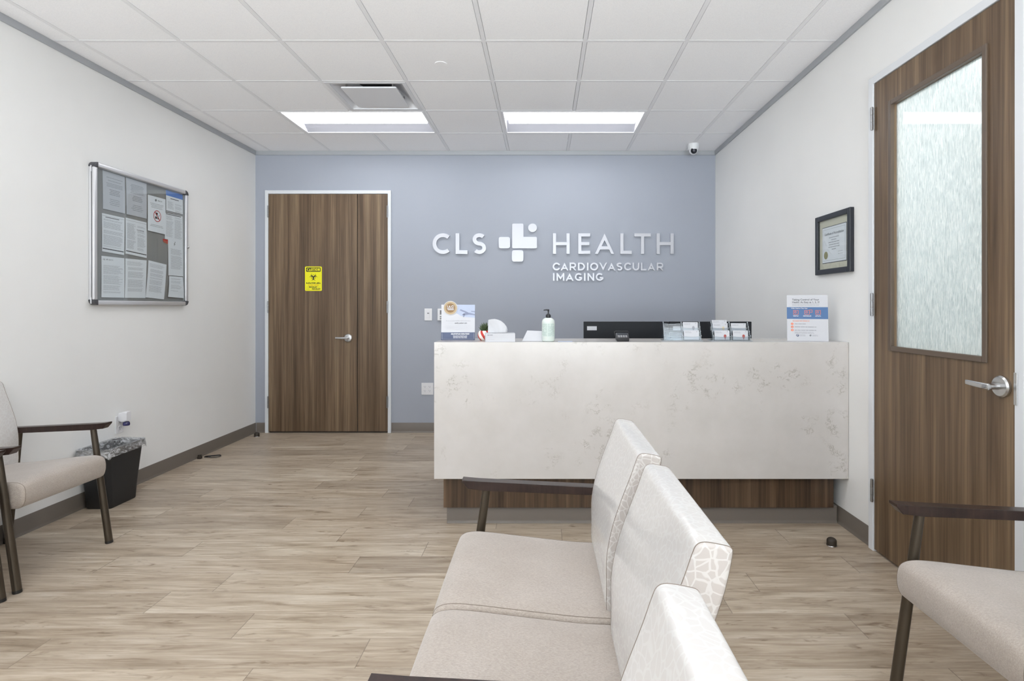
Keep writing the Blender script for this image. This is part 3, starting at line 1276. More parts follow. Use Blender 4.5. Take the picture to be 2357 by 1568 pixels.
# caution sign on the door leaf
t = thing('caution_sign', 'yellow caution sign with a black biohazard symbol on the wooden door', 'sign', (-2.3515, YB - 0.0165, 1.455))
mb = MB()
mb.prism(rrect(-0.0865, 0.0865, 0, 0.250, 0.012), lambda u, v: (u, 0, v), lambda u, v: (u, -0.0015, v))
mb.build('plate', M['yellow'], t)
to = lambda u, v, d: (u, -0.0020 - d, v)
mb = MB()
pts = rrect(-0.074, 0.074, 0.196, 0.240, 0.008)
mb.b.faces.new([mb.b.verts.new(to(u, v, 0)) for u, v in pts])
mb.build('heading_band', M['signblack'], t)
mb = MB()
word_strokes(mb, 'CAUTION', -0.066, 0.204, 0.132, 0.029, 0.0062, lambda u, v, d: (u, -0.0024 - d, v), 0.0002, 0.16)
mb.build('heading_text', M['yellow'], t)
mb = MB()
cz = 0.142
for k in range(3):
    a = math.radians(90 + 120 * k)
    cx_, cy_ = 0.020 * math.cos(a), 0.020 * math.sin(a)
    # open horned rings
    n = 22
    A, B = [], []
    for q in range(n + 1):
        an = a + math.radians(38 + (322 - 38) * q / n)
        f = abs(q / n - 0.5) * 2
        ro = 0.0245
        wi = 0.0085 * (1 - f ** 1.6) + 0.0006
        A.append(mb.b.verts.new(to(cx_ + ro * math.cos(an), cz + cy_ + ro * math.sin(an), 0.00008 * k)))
        B.append(mb.b.verts.new(to(cx_ * 1.06 + (ro - wi) * math.cos(an), cz + cy_ * 1.06 + (ro - wi) * math.sin(an), 0.00008 * k)))
    for q in range(n):
        mb.b.faces.new((A[q], A[q + 1], B[q + 1], B[q]))
disc(mb, 0, cz, 0.0235, lambda u, v, d: (u, -0.0024, v), 0, 30, 0.0205)
mb.build('biohazard_symbol', M['signblack'], t)
mb = MB()
word_strokes(mb, 'RADIATION AREA', -0.073, 0.073, 0.146, 0.015, 0.0036, to, 0.0001, 0.2)
word_strokes(mb, 'PREGNANT', -0.047, 0.033, 0.086, 0.013, 0.0034, to, 0.0001, 0.2)
word_strokes(mb, 'PREGNANT', -0.014, 0.013, 0.086, 0.013, 0.0034, to, 0.0001, 0.2)
font_text('If', 0.011, to, mb, 'LEFT', 0, -0.066, 0.035)
font_text('or', 0.011, to, mb, 'LEFT', 0, 0.050, 0.035)
font_text('possibly', 0.010, to, mb, 'LEFT', 0, -0.072, 0.015)
mb.build('message_text', M['signblack'], t)
mb = MB()
word_strokes(mb, 'DO NOT ENTER', -0.052, 0.053, 0.104, 0.0115, 0.0022, to, 0.0001, 0.22)
mb.build('warning_text', M['signorange'], t)

# ------------------------------------------------------------------ wall sign
PX = 5.85 / 1311                                     # metres per photo pixel on the blue wall
def sx_(px): return (px - 1250) * PX
def sz_(py): return CAM_H - (py - 706) * PX


sg = thing('wall_sign', 'raised silver company lettering with a cross emblem on the blue wall', 'sign', (0.107, YB, 1.85))
def sto(u, v, d): return (u - 0.107, -0.001 - d, v - 1.85)


def letter(ch, x0, x1, y0, y1, w, depth):
    mb = MB()
    X0, Z0 = sx_(x0), sz_(y1)
    W_, H_ = (x1 - x0) * PX, (y1 - y0) * PX
    for i, s in enumerate(glyph(ch, W_, H_, w * PX)):
        ribbon(mb, [(X0 + a, Z0 + q) for a, q in s], w * PX, lambda u, v, d, i=i: sto(u, min(max(v, Z0), Z0 + H_), d - 0.0002 * i if d == 0 else d), depth + 0.0003 * i)
    o = mb.build('letter', M['silver'], sg)
    o['label'] = 'letter ' + ch
    return o


for ch, a, b_ in (('C', 996.6, 1034.5), ('L', 1049.5, 1077), ('S', 1088.5, 1119.3)):
    letter(ch, a, b_, 537.8, 585.3, 8.6, 0.022)
for ch, a, b_ in (('H', 1272.6, 1311), ('E', 1330.6, 1358), ('A', 1369.5, 1412.5), ('L', 1427.2, 1453.5), ('T', 1459.3, 1497), ('H', 1510.5, 1549.5)):
    letter(ch, a, b_, 538, 585, 7.2, 0.022)
for ch, a, b_ in (('C', 1272, 1288), ('A', 1290.5, 1308), ('R', 1311, 1326), ('D', 1330, 1346), ('I', 1350.5, 1354.5), ('O', 1358, 1376.5), ('V', 1379, 1397),
                  ('A', 1398.5, 1416), ('S', 1419, 1432), ('C', 1436, 1451.5), ('U', 1455.5, 1471), ('L', 1474.5, 1487), ('A', 1490, 1507), ('R', 1511, 1526)):
    letter(ch, a, b_, 605, 623, 3.5, 0.014)
for ch, a, b_ in (('I', 1272.5, 1276.5), ('M', 1281, 1299), ('A', 1302, 1320), ('G', 1323, 1339.5), ('I', 1344, 1347.5), ('N', 1352, 1367.5), ('G', 1371, 1388.5)):
    letter(ch, a, b_, 629, 646.8, 3.5, 0.014)


def emblem(pts, name, label):
    mb = MB()
    mb.prism([(sx_(u), sz_(v)) for u, v in pts], lambda u, v: sto(u, v, 0), lambda u, v: sto(u, v, 0.022))
    o = mb.build(name, M['silver'], sg)
    o['label'] = label


def rc(cx, cy, r, a0, a1, n=6):
    return [(cx + r * math.cos(math.radians(a0 + (a1 - a0) * k / n)), cy - r * math.sin(math.radians(a0 + (a1 - a0) * k / n))) for k in range(n + 1)]


r = 3
emblem(rc(1179 + r, 515.6 + r, r, 180, 90) + rc(1205.2 - r, 515.6 + r, r, 90, 0) + [(1205.2, 546)] + rc(1236 - r, 546 + r, r, 90, 0)
       + rc(1236 - r, 572.3 - r, r, 0, -90) + rc(1179 + r, 572.3 - r, r, -90, -180), 'emblem_block', 'L-shaped block of the emblem')
emblem(rrect(1148.3, 1174.3, 546.2, 572.3, 5), 'emblem_block', 'left square of the emblem')
emblem(rrect(1178.6, 1204.9, 576.5, 602.8, 5), 'emblem_block', 'bottom square of the emblem')
emblem([(1225.9 + 9.9 * math.cos(2 * PI * k / 36), 525.3 + 9.9 * math.sin(2 * PI * k / 36)) for k in range(36)], 'emblem_dot', 'round dot of the emblem')


# ------------------------------------------------------------------ wall plates
def plate(name, label, cat, loc, w, h, ax='y'):
    t = thing(name, label, cat, loc)
    mb = MB()
    if ax == 'y':
        mb.box(-w / 2, w / 2, -0.007, -0.0008, -h / 2, h / 2, 0.002)
    else:
        mb.box(0.0008, 0.007, -w / 2, w / 2, -h / 2, h / 2, 0.002)
    mb.build('cover_plate', M['whiteplastic'], t)
    return t


t = plate('light_switch', 'white wall switch on the blue wall, between the door and the brochure stand', 'light switch', (-1.178, YB, 1.213), 0.078, 0.124)
mb = MB()
mb.box(-0.017, 0.017, -0.011, -0.007, -0.034, 0.034, 0.0015)
mb.build('rocker', M['socket'], t)
mb = MB()
mb.box(-0.009, 0.009, -0.0125, -0.011, 0.008, 0.018)
mb.build('sensor_window', M['outletgrey'], t)
t = thing('thermostat', 'white wall thermostat half hidden behind the gold-seal brochure stand', 'thermostat', (-1.035, YB, 1.213))
mb = MB()
mb.box(-0.045, 0.045, -0.028, -0.0008, -0.061, 0.061, 0.004)
mb.build('housing', M['whiteplastic'], t)
mb = MB()
mb.box(-0.020, 0.035, -0.0295, -0.028, 0.0, 0.044)
mb.build('display', M['outletgrey'], t)
mb = MB()
for k in range(2):
    mb.box(-0.020, 0.000, -0.030, -0.028, -0.028 - 0.02 * k, -0.018 - 0.02 * k)
mb.build('button', M['cap'], t)


def socket(parent, x, z, ax='y', s=1.0):
    mb = MB()
    if ax == 'y':
        mb.prism(rrect(x - 0.0165 * s, x + 0.0165 * s, z - 0.0145 * s, z + 0.0145 * s, 0.008 * s), lambda u, v: (u, -0.007, v), lambda u, v: (u, -0.0085, v))
    else:
        mb.prism(rrect(x - 0.0165 * s, x + 0.0165 * s, z - 0.0145 * s, z + 0.0145 * s, 0.008 * s), lambda u, v: (0.007, u, v), lambda u, v: (0.0085, u, v))
    s1 = mb.build('socket', M['socket'], parent)
    mb = MB()
    for a, b_, c, d in ((-0.009, -0.006, 0.000, 0.009), (0.006, 0.009, 0.001, 0.008), (-0.002, 0.003, -0.010, -0.005)):
        if ax == 'y':
            mb.box(x + a * s, x + b_ * s, -0.009, -0.0086, z + c * s, z + d * s)
        else:
            mb.box(0.0086, 0.009, x + a * s, x + b_ * s, z + c * s, z + d * s)
    mb.build('slot', M['outletgrey'], s1)


t = plate('wall_outlet', 'white double-width power outlet low on the blue wall beside the counter', 'power outlet', (-1.187, YB, 0.4505), 0.122, 0.122)
for x in (-0.024, 0.024):
    for z in (-0.021, 0.021):
        socket(t, x, z)
t = plate('wall_outlet', 'white power outlet on the left wall behind the bin, holding an air freshener', 'power outlet', (XL, 3.966, 0.474), 0.074, 0.120, 'x')
socket(t, 0, 0.022, 'x')
socket(t, 0, -0.026, 'x')

t = thing('air_freshener', 'white plug-in air freshener with a dark violet oil bottle on the left wall outlet', 'air freshener', (XL + 0.0095, 3.970, 0.505))
mb = MB()
rings = []
for x, hy, z0, z1 in ((0.0005, 0.024, -0.008, 0.050), (0.02, 0.026, -0.014, 0.056), (0.040, 0.026, -0.012, 0.060), (0.058, 0.022, -0.006, 0.056)):
    rings.append([(x, u, v) for u, v in rrect(-hy, hy, z0, z1, 0.010, 4)])
mb.loft(rings)
mb.build('body', M['whiteplastic'], t, smooth=45)
mb = MB()
mb.lathe([(0.006, 0.0), (0.019, 0.001), (0.022, 0.008), (0.020, 0.022), (0.014, 0.029)], (0.040, 0, -0.040), 24)
mb.build('oil_bottle', M['violet'], t, smooth=40)

# ------------------------------------------------------------------ notice board on the left wall
NB = (XL, 4.19, 1.773)
t = thing('notice_board', 'aluminium framed glazed notice board with grey felt on the left wall', 'notice board', NB)
hw, hh = 0.492, 0.468
mb = MB()
mb.box(0.001, 0.012, -hw + 0.01, hw - 0.01, -hh + 0.01, hh - 0.01)
mb.build('felt_panel', M['felt'], t)
fw = 0.030
mb = MB()
def rail(a, b_, c, d):
    mb.box(0.001, 0.019, a, b_, c, d, 0.003)
    mb.box(0.0215, 0.040, a, b_, c, d, 0.006, 3)
cr = 0.034
rail(-hw, -hw + fw, -hh + cr, hh - cr)
rail(hw - fw, hw, -hh + cr, hh - cr)
rail(-hw + cr, hw - cr, hh - fw, hh)
rail(-hw + cr, hw - cr, -hh, -hh + fw)
fr_o = mb.build('frame', M['alu'], t, smooth=40)
mb = MB()
mb.box(0.019, 0.0215, -hw + 0.003, -hw + fw - 0.004, -hh + cr, hh - cr)
mb.box(0.019, 0.0215, hw - fw + 0.004, hw - 0.003, -hh + cr, hh - cr)
mb.box(0.019, 0.0215, -hw + cr, hw - cr, hh - fw + 0.004, hh - 0.003)
mb.box(0.019, 0.0215, -hw + cr, hw - cr, -hh + 0.003, -hh + fw - 0.004)
mb.build('door_gasket', M['black'], t)
for sy in (-1, 1):
    for sz in (-1, 1):
        mb = MB()
        pts = [(hw - cr + 0.0, hh - cr), (hw - cr, hh + 0.001)] + [(hw - cr + (cr + 0.001) * math.cos(a), hh - cr + (cr + 0.001) * math.sin(a)) for a in (PI / 2 * (1 - k / 7) for k in range(1, 8))]
        pts = [(sy * u, sz * v) for u, v in pts]
        mb.prism(pts, lambda u, v: (0.001, u, v), lambda u, v: (0.041, u, v), 0.002)
        mb.build('corner_cap', M['cap'], t, smooth=40)
mb = MB()
mb.box(0.0275, 0.0305, -hw + fw - 0.002, hw - fw + 0.002, -hh + fw - 0.002, hh - fw + 0.002)
mb.build('glass_door', M['glass'], t)
mb = MB()
mb.lathe([(0.009, 0), (0.009, 0.008), (0.006, 0.011), (0.001, 0.012)], (0.040, hw - 0.015, 0.006), 20, 'x')
mb.build('lock', M['steel'], t, smooth=40)
mb = MB()
for z in (0.42, -0.44):
    mb = MB()
    mb.tube([(0.020, -hw - 0.002, z - 0.02), (0.020, -hw - 0.002, z + 0.02)], 0.004, 10)
    mb.build('hinge_pin', M['alu'], t, smooth=40)


def paper(label, corners, mat=None, seed=0, bow=0.003, layer=0, name='paper_notice', text=None, cat='paper'):
    """corners: top-near, top-far, bottom-far, bottom-near in (Y, z) on the felt"""
    base = XL + 0.0128 + 0.0012 * layer
    corners = [(min(max(a, 3.732), 4.646), min(max(b_, 1.342), 2.206)) for a, b_ in corners]
    cy = sum(c[0] for c in corners) / 4
    cz = min(corners[2][1], corners[3][1])
    t = thing(name, label, cat, (base, cy, cz), 0, 'papers pinned in the notice board')
    tn, tf, bf, bn = [Vector(c) for c in corners]
    n = 8
    mb = MB()

    def P(u, v):                # u 0..1 near->far, v 0..1 bottom->top
        top = tn + (tf - tn) * u
        bot = bn + (bf - bn) * u
        return bot + (top - bot) * v

    def X(v):
        return bow * (math.sin(PI * v) * 0.6 + (1 - v) ** 2 * 1.0)
    V = {}
    for s in (0, 1):
        for i in range(n + 1):
            q = i / n
            for u in (0, 1):
                p = P(u, q)
                V[s, i, u] = mb.b.verts.new((X(q) + s * 0.0004, p.x - cy, p.y - cz))
    for i in range(n):
        mb.b.faces.new((V[1, i, 0], V[1, i, 1], V[1, i + 1, 1], V[1, i + 1, 0]))
        mb.b.faces.new((V[0, i, 1], V[0, i, 0], V[0, i + 1, 0], V[0, i + 1, 1]))
        for u in (0, 1):
            mb.b.faces.new((V[0, i, u], V[1, i, u], V[1, i + 1, u], V[0, i + 1, u]))
    mb.b.faces.new((V[0, 0, 0], V[0, 0, 1], V[1, 0, 1], V[1, 0, 0]))
    mb.b.faces.new((V[0, n, 0], V[1, n, 0], V[1, n, 1], V[0, n, 1]))
    mb.build('sheet', mat or M['paper'], t)
    w = (tf - tn).length
    h = (tn - bn).length

    def to3(u, v, d=0):         # u, v in metres from the bottom-near corner
        p = P(u / w, v / h)
        return (X(max(0, min(1, v / h))) + 0.0008 + d, p.x - cy, p.y - cz)
    if text:
        text(t, to3, w, h, random.Random(seed))
    return t


def body_text(style):
    def f(t, to3, w, h, rnd):
        mb = MB()
        if style == 'centred':
            lines(mb, 0.03, w - 0.02, h * 0.62, h * 0.86, to3, 0.0098, 0.0034, rnd, 0.25, True)
            lines(mb, 0.05, w - 0.04, h * 0.36, h * 0.55, to3, 0.0105, 0.0045, rnd, 0.35, True)
            lines(mb, 0.04, w - 0.03, h * 0.14, h * 0.30, to3, 0.0120, 0.0036, rnd, 0.45, True)
            mb.build('printing', M['ink'], t)
        elif style == 'dense':
            flat_rect(mb, 0.004, w - 0.004, h - 0.016, h - 0.013, to3)
            lines(mb, 0.012, w - 0.012, 0.040, h - 0.035, to3, 0.0062, 0.0032, rnd, 0.15)
            mb.build('printing', M['inklight'], t)
            m2 = MB()
            flat_rect(m2, 0.004, w - 0.004, 0.018, 0.024, to3)
            flat_rect(m2, 0.03, w - 0.05, h - 0.024, h - 0.020, to3)
            m2.build('heavy_rule', M['black'], t)
        elif style == 'twocol':
            flat_rect(mb, 0.004, w - 0.004, h - 0.016, h - 0.013, to3)
            lines(mb, 0.012, w * 0.48, 0.040, h - 0.035, to3, 0.0062, 0.0032, rnd, 0.3)
            lines(mb, w * 0.54, w - 0.010, 0.040, h - 0.035, to3, 0.0062, 0.0032, rnd, 0.3)
            mb.build('printing', M['inklight'], t)
            m2 = MB()
            flat_rect(m2, 0.004, w - 0.004, 0.018, 0.024, to3)
            flat_rect(m2, w * 0.52, w - 0.03, h - 0.070, h - 0.066, to3)
            m2.build('heavy_rule', M['black'], t)
        elif style == 'letterhead':
            lines(mb, 0.015, w - 0.015, 0.030, h - 0.060, to3, 0.0068, 0.0030, rnd, 0.25)
            mb.build('printing', M['inklight'], t)
            m2 = MB()
            font_text('CLS', 0.012, to3, m2, 'LEFT', 0.0002, 0.012, h - 0.026)
            font_text('HEALTH', 0.012, to3, m2, 'LEFT', 0.0, 0.058, h - 0.026)
            plus_mark(m2, 0.047, h - 0.022, 0.010, to3)
            m2.build('letterhead', M['cap'], t)
        elif style == 'letter':
            lines(mb, 0.015, w - 0.020, h * 0.84, h * 0.93, to3, 0.0075, 0.0030, rnd, 0.3)
            lines(mb, 0.025, w - 0.030, h * 0.16, h * 0.78, to3, 0.0062, 0.0030, rnd, 0.12)
            mb.build('printing', M['inklight'], t)
        elif style == 'form':
            lines(mb, 0.02, w - 0.02, h * 0.66, h * 0.90, to3, 0.0070, 0.0032, rnd, 0.2)
            lines(mb, 0.02, w - 0.02, h * 0.40, h * 0.60, to3, 0.0075, 0.0032, rnd, 0.3)
            lines(mb, 0.02, w - 0.06, h * 0.26, h * 0.32, to3, 0.0120, 0.0032, rnd, 0.5)
            mb.build('printing', M['inklight'], t)
    return f


def plus_mark(mb, u, v, s, to3):
    """the small cross emblem of the company"""
    k = s / 20
    for a, b_, c, d in ((-3, 3, -3, 10), (3, 10, -3, 3), (-10.5, -4, -3, 3), (-3, 3, -10.5, -4)):
        flat_rect(mb, u + a * k, u + b_ * k, v + c * k, v + d * k, to3)
    disc(mb, u + 7.5 * k, v + 7.5 * k, 2.5 * k, to3, 0, 12)


paper('grey-tinted notice with centred print, top left in the notice board', [(3.802, 2.221), (4.003, 2.221), (4.003, 1.948), (3.801, 1.948)], M['paper2'], 1, text=body_text('centred'))
paper('grey-tinted notice with centred print, second from left in the top row', [(4.016, 2.222), (4.224, 2.219), (4.222, 1.946), (4.018, 1.947)], M['paper2'], 2, text=body_text('centred'))
paper('densely printed notice at the left of the middle row', [(3.797, 1.919), (4.001, 1.917), (3.993, 1.655), (3.794, 1.663)], None, 3, text=body_text('dense'))
paper('two-column notice in the middle row, left of the bare felt', [(4.013, 1.922), (4.224, 1.918), (4.222, 1.654), (4.007, 1.668)], None, 4, text=body_text('twocol'))
paper('letterheaded notice at the bottom left of the notice board', [(3.793, 1.633), (4.000, 1.634), (3.996, 1.356), (3.789, 1.356)], None, 5, text=body_text('letterhead'))
paper('plain letter second from left in the bottom row', [(4.011, 1.634), (4.225, 1.637), (4.208, 1.357), (4.001, 1.356)], None, 6, text=body_text('letter'))
paper('tilted letter in the bottom row, third from left', [(4.245, 1.640), (4.448, 1.622), (4.410, 1.350), (4.206, 1.363)], None, 7, 0.006, text=body_text('letter'))


def txt_nofood(t, to3, w, h, rnd):
    mb = MB()
    lines(mb, 0.02, w - 0.02, h * 0.66, h * 0.80, to3, 0.010, 0.0030, rnd, 0.3, True)
    lines(mb, 0.02, w - 0.02, h * 0.13, h * 0.24, to3, 0.010, 0.0030, rnd, 0.2, True)
    mb.build('printing', M['ink'], t)
    m2 = MB()
    plus_mark(m2, w * 0.44, h * 0.90, 0.020, to3)
    font_text('HEALTH', 0.014, to3, m2, 'LEFT', 0.0, w * 0.54, h * 0.885)
    cx_, cy_ = w * 0.52, h * 0.46
    # cup, burger and fries in the ring
    m2.quad([to3(cx_ - 0.018, cy_ + 0.026), to3(cx_ + 0.006, cy_ + 0.026), to3(cx_ + 0.002, cy_ + 0.004), to3(cx_ - 0.014, cy_ + 0.004)])
    flat_rect(m2, cx_ - 0.024, cx_ - 0.004, cy_ - 0.022, cy_ - 0.004, to3)
    flat_rect(m2, cx_ + 0.002, cx_ + 0.016, cy_ - 0.022, cy_ - 0.006, to3)
    m2.quad([to3(cx_ + 0.010, cy_ - 0.004), to3(cx_ + 0.014, cy_ - 0.004), to3(cx_ + 0.026, cy_ + 0.012), to3(cx_ + 0.020, cy_ + 0.012)])
    m2.build('food_pictogram', M['black'], t)
    m3 = MB()
    up = lambda u, v, d=0: to3(u, v, 0.0004)
    disc(m3, cx_, cy_, 0.043, up, 0, 36, 0.0375)
    q = 0.0405 * math.sqrt(0.5)
    e_ = 0.0022
    m3.quad([up(cx_ - q - e_, cy_ + q - e_), up(cx_ - q + e_, cy_ + q + e_), up(cx_ + q + e_, cy_ - q + e_), up(cx_ + q - e_, cy_ - q - e_)])
    m3.build('prohibition_ring', M['red'], t)


paper('white no-food-or-drink notice with a red crossed circle', [(4.231, 2.127), (4.432, 2.128), (4.423, 1.855), (4.228, 1.860)], None, 8, layer=3, text=txt_nofood)


def txt_blue(t, to3, w, h, rnd):
    mb = MB()
    flat_rect(mb, 0.0, w, h - 0.042, h, to3)
    mb.build('blue_header', M['bluehead'], t)
    mb = MB()
    lines(mb, 0.02, w * 0.45, 0.03, h - 0.085, to3, 0.0066, 0.003, rnd, 0.3)
    lines(mb, w * 0.52, w - 0.01, 0.01, h - 0.085, to3, 0.0066, 0.003, rnd, 0.3)
    mb.build('printing', M['inklight'], t)
    mb = MB()
    flat_rect(mb, w * 0.25, w * 0.75, h - 0.062, h - 0.057, to3)
    flat_rect(mb, 0.0, w, 0.004, 0.009, to3)
    mb.build('heavy_rule', M['black'], t)


paper('sheet with a bright blue header at the top right of the notice board', [(4.440, 2.224), (4.664, 2.220), (4.660, 2.036), (4.440, 2.036)], None, 9, text=txt_blue)


def txt_blue2(t, to3, w, h, rnd):
    mb = MB()
    lines(mb, 0.01, w * 0.45, 0.02, h - 0.02, to3, 0.0066, 0.003, rnd, 0.3)
    lines(mb, w * 0.52, w - 0.01, 0.02, h - 0.02, to3, 0.0066, 0.003, rnd, 0.3)
    mb.build('printing', M['inklight'], t)
    mb = MB()
    flat_rect(mb, 0.005, w * 0.9, h - 0.010, h - 0.005, to3)
    mb.build('heading', M['black'], t)


paper('two-column sheet pinned under the blue-headed one, beside the no-food notice', [(4.437, 2.026), (4.662, 2.030), (4.656, 1.812), (4.424, 1.822)], None, 10, text=txt_blue2)


def txt_run(t, to3, w, h, rnd):
    mb = MB()
    lines(mb, 0.03, w - 0.01, 0.20 * h, h - 0.07, to3, 0.0068, 0.0032, rnd, 0.2)
    mb.build('printing', M['inklight'], t)
    mb = MB()
    # small running-figure mark
    u, v = w * 0.42, h - 0.028
    mb.quad([to3(u - 0.006, v - 0.016), to3(u - 0.002, v - 0.016), to3(u + 0.008, v + 0.010), to3(u + 0.003, v + 0.010)])
    mb.quad([to3(u - 0.008, v - 0.002), to3(u + 0.012, v - 0.004), to3(u + 0.012, v - 0.001), to3(u - 0.008, v + 0.002)])
    disc(mb, u + 0.008, v + 0.015, 0.004, to3, 0, 12)
    mb.build('figure_mark', M['cap'], t)


paper('long sheet with a small dark figure mark at the right of the notice board', [(4.462, 1.824), (4.652, 1.816), (4.655, 1.540), (4.462, 1.540)], None, 11, layer=2, text=txt_run)


def txt_red(t, to3, w, h, rnd):
    mb = MB()
    lines(mb, 0.004, w - 0.006, h - 0.030, h - 0.012, to3, 0.010, 0.004, rnd, 0.2)
    mb.build('printing', M['goldlt'], t)


paper('small red and orange slip showing at the edge of the bare felt', [(4.405, 1.819), (4.468, 1.818), (4.468, 1.785), (4.408, 1.798)], M['red'], 12, 0.001, 0, text=txt_red)
paper('curled form at the bottom right corner of the notice board', [(4.478, 1.535), (4.660, 1.535), (4.662, 1.362), (4.450, 1.371)], None, 13, 0.010, 1, text=body_text('form'))

# ------------------------------------------------------------------ framed certificate on the right wall
t = thing('framed_certificate', 'black framed certificate with a cream mat and gold seal on the right wall', 'picture frame', (XR, 3.446, 1.678))
hw, hh = 0.208, 0.184
mb = MB()
fw = 0.032
pr = [(0, 0), (-0.024, 0.0), (-0.028, 0.004), (-0.024, fw), (0, fw)]
for (u0, u1, side) in (('y', None, 0),):
    for s in (-1, 1):
        mb.box(-0.026, -0.001, s * hw - (fw if s > 0 else 0), s * hw + (fw if s < 0 else 0), -hh, hh, 0.003)
        mb.box(-0.026, -0.001, -hw + fw, hw - fw, s * hh - (fw if s > 0 else 0), s * hh + (fw if s < 0 else 0), 0.003)
mb.build('frame', M['blackwood'], t)
mb = MB()
mb.box(-0.010, -0.002, -hw + fw - 0.004, hw - fw + 0.004, -hh + fw - 0.004, hh - fw + 0.004)
mb.build('mat_board', M['matboard'], t)
mb = MB()
mb.box(-0.0112, -0.0102, -0.146, 0.140, -0.116, 0.109)
mb.build('mat_edge', M['black'], t)
mb = MB()
mb.box(-0.0122, -0.0113, -0.143, 0.137, -0.112, 0.105)
cert = mb.build('certificate', M['paper'], t)
tc = lambda u, v, d=0: (-0.0125 - d, 0.137 - u, v - 0.112)       # u left to right as read, from the far edge
mb = MB()
for a, b_, c, d in ((0.012, 0.268, 0.012, 0.0135), (0.012, 0.268, 0.2035, 0.205), (0.012, 0.0135, 0.012, 0.205), (0.2665, 0.268, 0.012, 0.205)):
    flat_rect(mb, a, b_, c, d, tc)
rnd = random.Random(4)
lines(mb, 0.07, 0.21, 0.070, 0.152, tc, 0.0145, 0.004, rnd, 0.75, True, False)
lines(mb, 0.19, 0.25, 0.025, 0.06, tc, 0.015, 0.002, rnd, 0.3)
mb.build('printing', M['ink'], cert)
mb = MB()
font_text('Certificate of Accreditation', 0.0205, tc, mb, 'CENTER', 0.0003, 0.14, 0.168)
mb.build('title', M['cap'], cert)
mb = MB()
disc(mb, 0.045, 0.045, 0.024, tc, 0.0006, 30)
mb.build('gold_seal', M['seal'], cert)
mb = MB()
mb.box(-0.0165, -0.0150, -hw + fw - 0.002, hw - fw + 0.002, -hh + fw - 0.002, hh - fw + 0.002)
mb.build('glass', M['glass'], t)

# ------------------------------------------------------------------ reception counter
CT = thing('reception_counter', 'white quartz reception counter with grey flecks and a dark wood plinth', 'reception counter', (0.57, 3.296, 0))
ox, oy = 0.57, 3.296
cx0, cx1 = -0.631 - ox, 1.768 - ox
Y0, Y1 = 0.0, 0.404
zt, zb = 1.088, 0.296
# mitred waterfall shell: front, top and left end
mb = MB()
mb.box(cx0, cx1, Y0, Y0 + 0.030, zb, zt, 0.0015)
mb.box(cx0 + 0.0015, cx1, Y0 + 0.030, Y1, zt - 0.030, zt - 0.0005, 0.001)
mb.box(cx0, cx0 + 0.030, Y0 + 0.030, Y1, zb, zt - 0.030, 0.001)
mb.build('quartz_shell', M['quartz'], CT)
mb = MB()
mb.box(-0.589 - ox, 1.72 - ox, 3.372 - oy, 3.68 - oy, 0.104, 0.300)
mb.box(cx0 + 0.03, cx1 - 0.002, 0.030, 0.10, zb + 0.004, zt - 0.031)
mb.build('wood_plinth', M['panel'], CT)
mb = MB()
mb.prism(base_prof(0.104), lambda u, v: (-0.575 - ox, 3.410 - oy - u, v), lambda u, v: (1.757 - ox, 3.410 - oy - u, v))
mb.box(-0.575 - ox, 1.757 - ox, 3.410 - oy, 3.66 - oy, 0, 0.1035)
mb.build('plinth_base', M['base'], CT, smooth=40)
mb = MB()
mb.box(-0.56 - ox, 1.76 - ox, 3.705 - oy + 0.0, 4.45 - oy, 0.72, 0.75, 0.002)
DK = thing('desk', 'dark wood work desk hidden behind the reception counter', 'desk', (ox, oy, 0))
mb.build('desk_surface', M['panel'], DK)
mb = MB()
mb.box(-0.56 - ox, -0.53 - ox, 3.705 - oy, 4.43 - oy, 0, 0.72)
mb.box(1.72 - ox, 1.75 - ox, 3.705 - oy, 4.43 - oy, 0.0, 0.72)
mb.build('desk_side', M['panel'], DK)

ZT = zt - 0.0005


# monitors behind the counter
def monitor(label, x0, x1, sticker=True):
    xc = (x0 + x1) / 2
    t = thing('computer_monitor', label, 'computer monitor', (xc, 4.05, 0.75), 0, 'computer monitors behind the counter')
    w = (x1 - x0) / 2
    mb = MB()
    mb.box(-w, w, -0.05, -0.005, 0.095, 0.4385, 0.003)
    mb.build('housing', M['monitor'], t)
    mb = MB()
    mb.box(-w + 0.008, w - 0.008, -0.004, -0.002, 0.11, 0.43)
    mb.build('screen', M['camdark'], t)
    mb = MB()
    mb.box(-0.035, 0.035, -0.085, -0.0505, 0.01, 0.30, 0.006)
    mb.build('stand_neck', M['blackplastic'], t)
    mb = MB()
    mb.box(-0.12, 0.12, -0.16, 0.06, 0.0, 0.0095, 0.003)
    mb.build('stand_foot', M['blackplastic'], t)
    mb = MB()
    mb.box(-w + 0.022, -w + 0.090, -0.0512, -0.0503, 0.378, 0.406)
    s = mb.build('asset_sticker', M['card'], t)
    mb = MB()
    to = lambda u, v, d=0: (-w + u, -0.0516 - d, v)
    lines(mb, 0.052, 0.086, 0.384, 0.400, to, 0.006, 0.002, random.Random(2), 0.1, False, False)
    mb.build('sticker_print', M['inklight'], s)
    return t


monitor('black computer monitor behind the card reader, its left end standing free', 0.287, 0.882)
monitor('black computer monitor behind the two clear card holders', 0.890, 1.465)


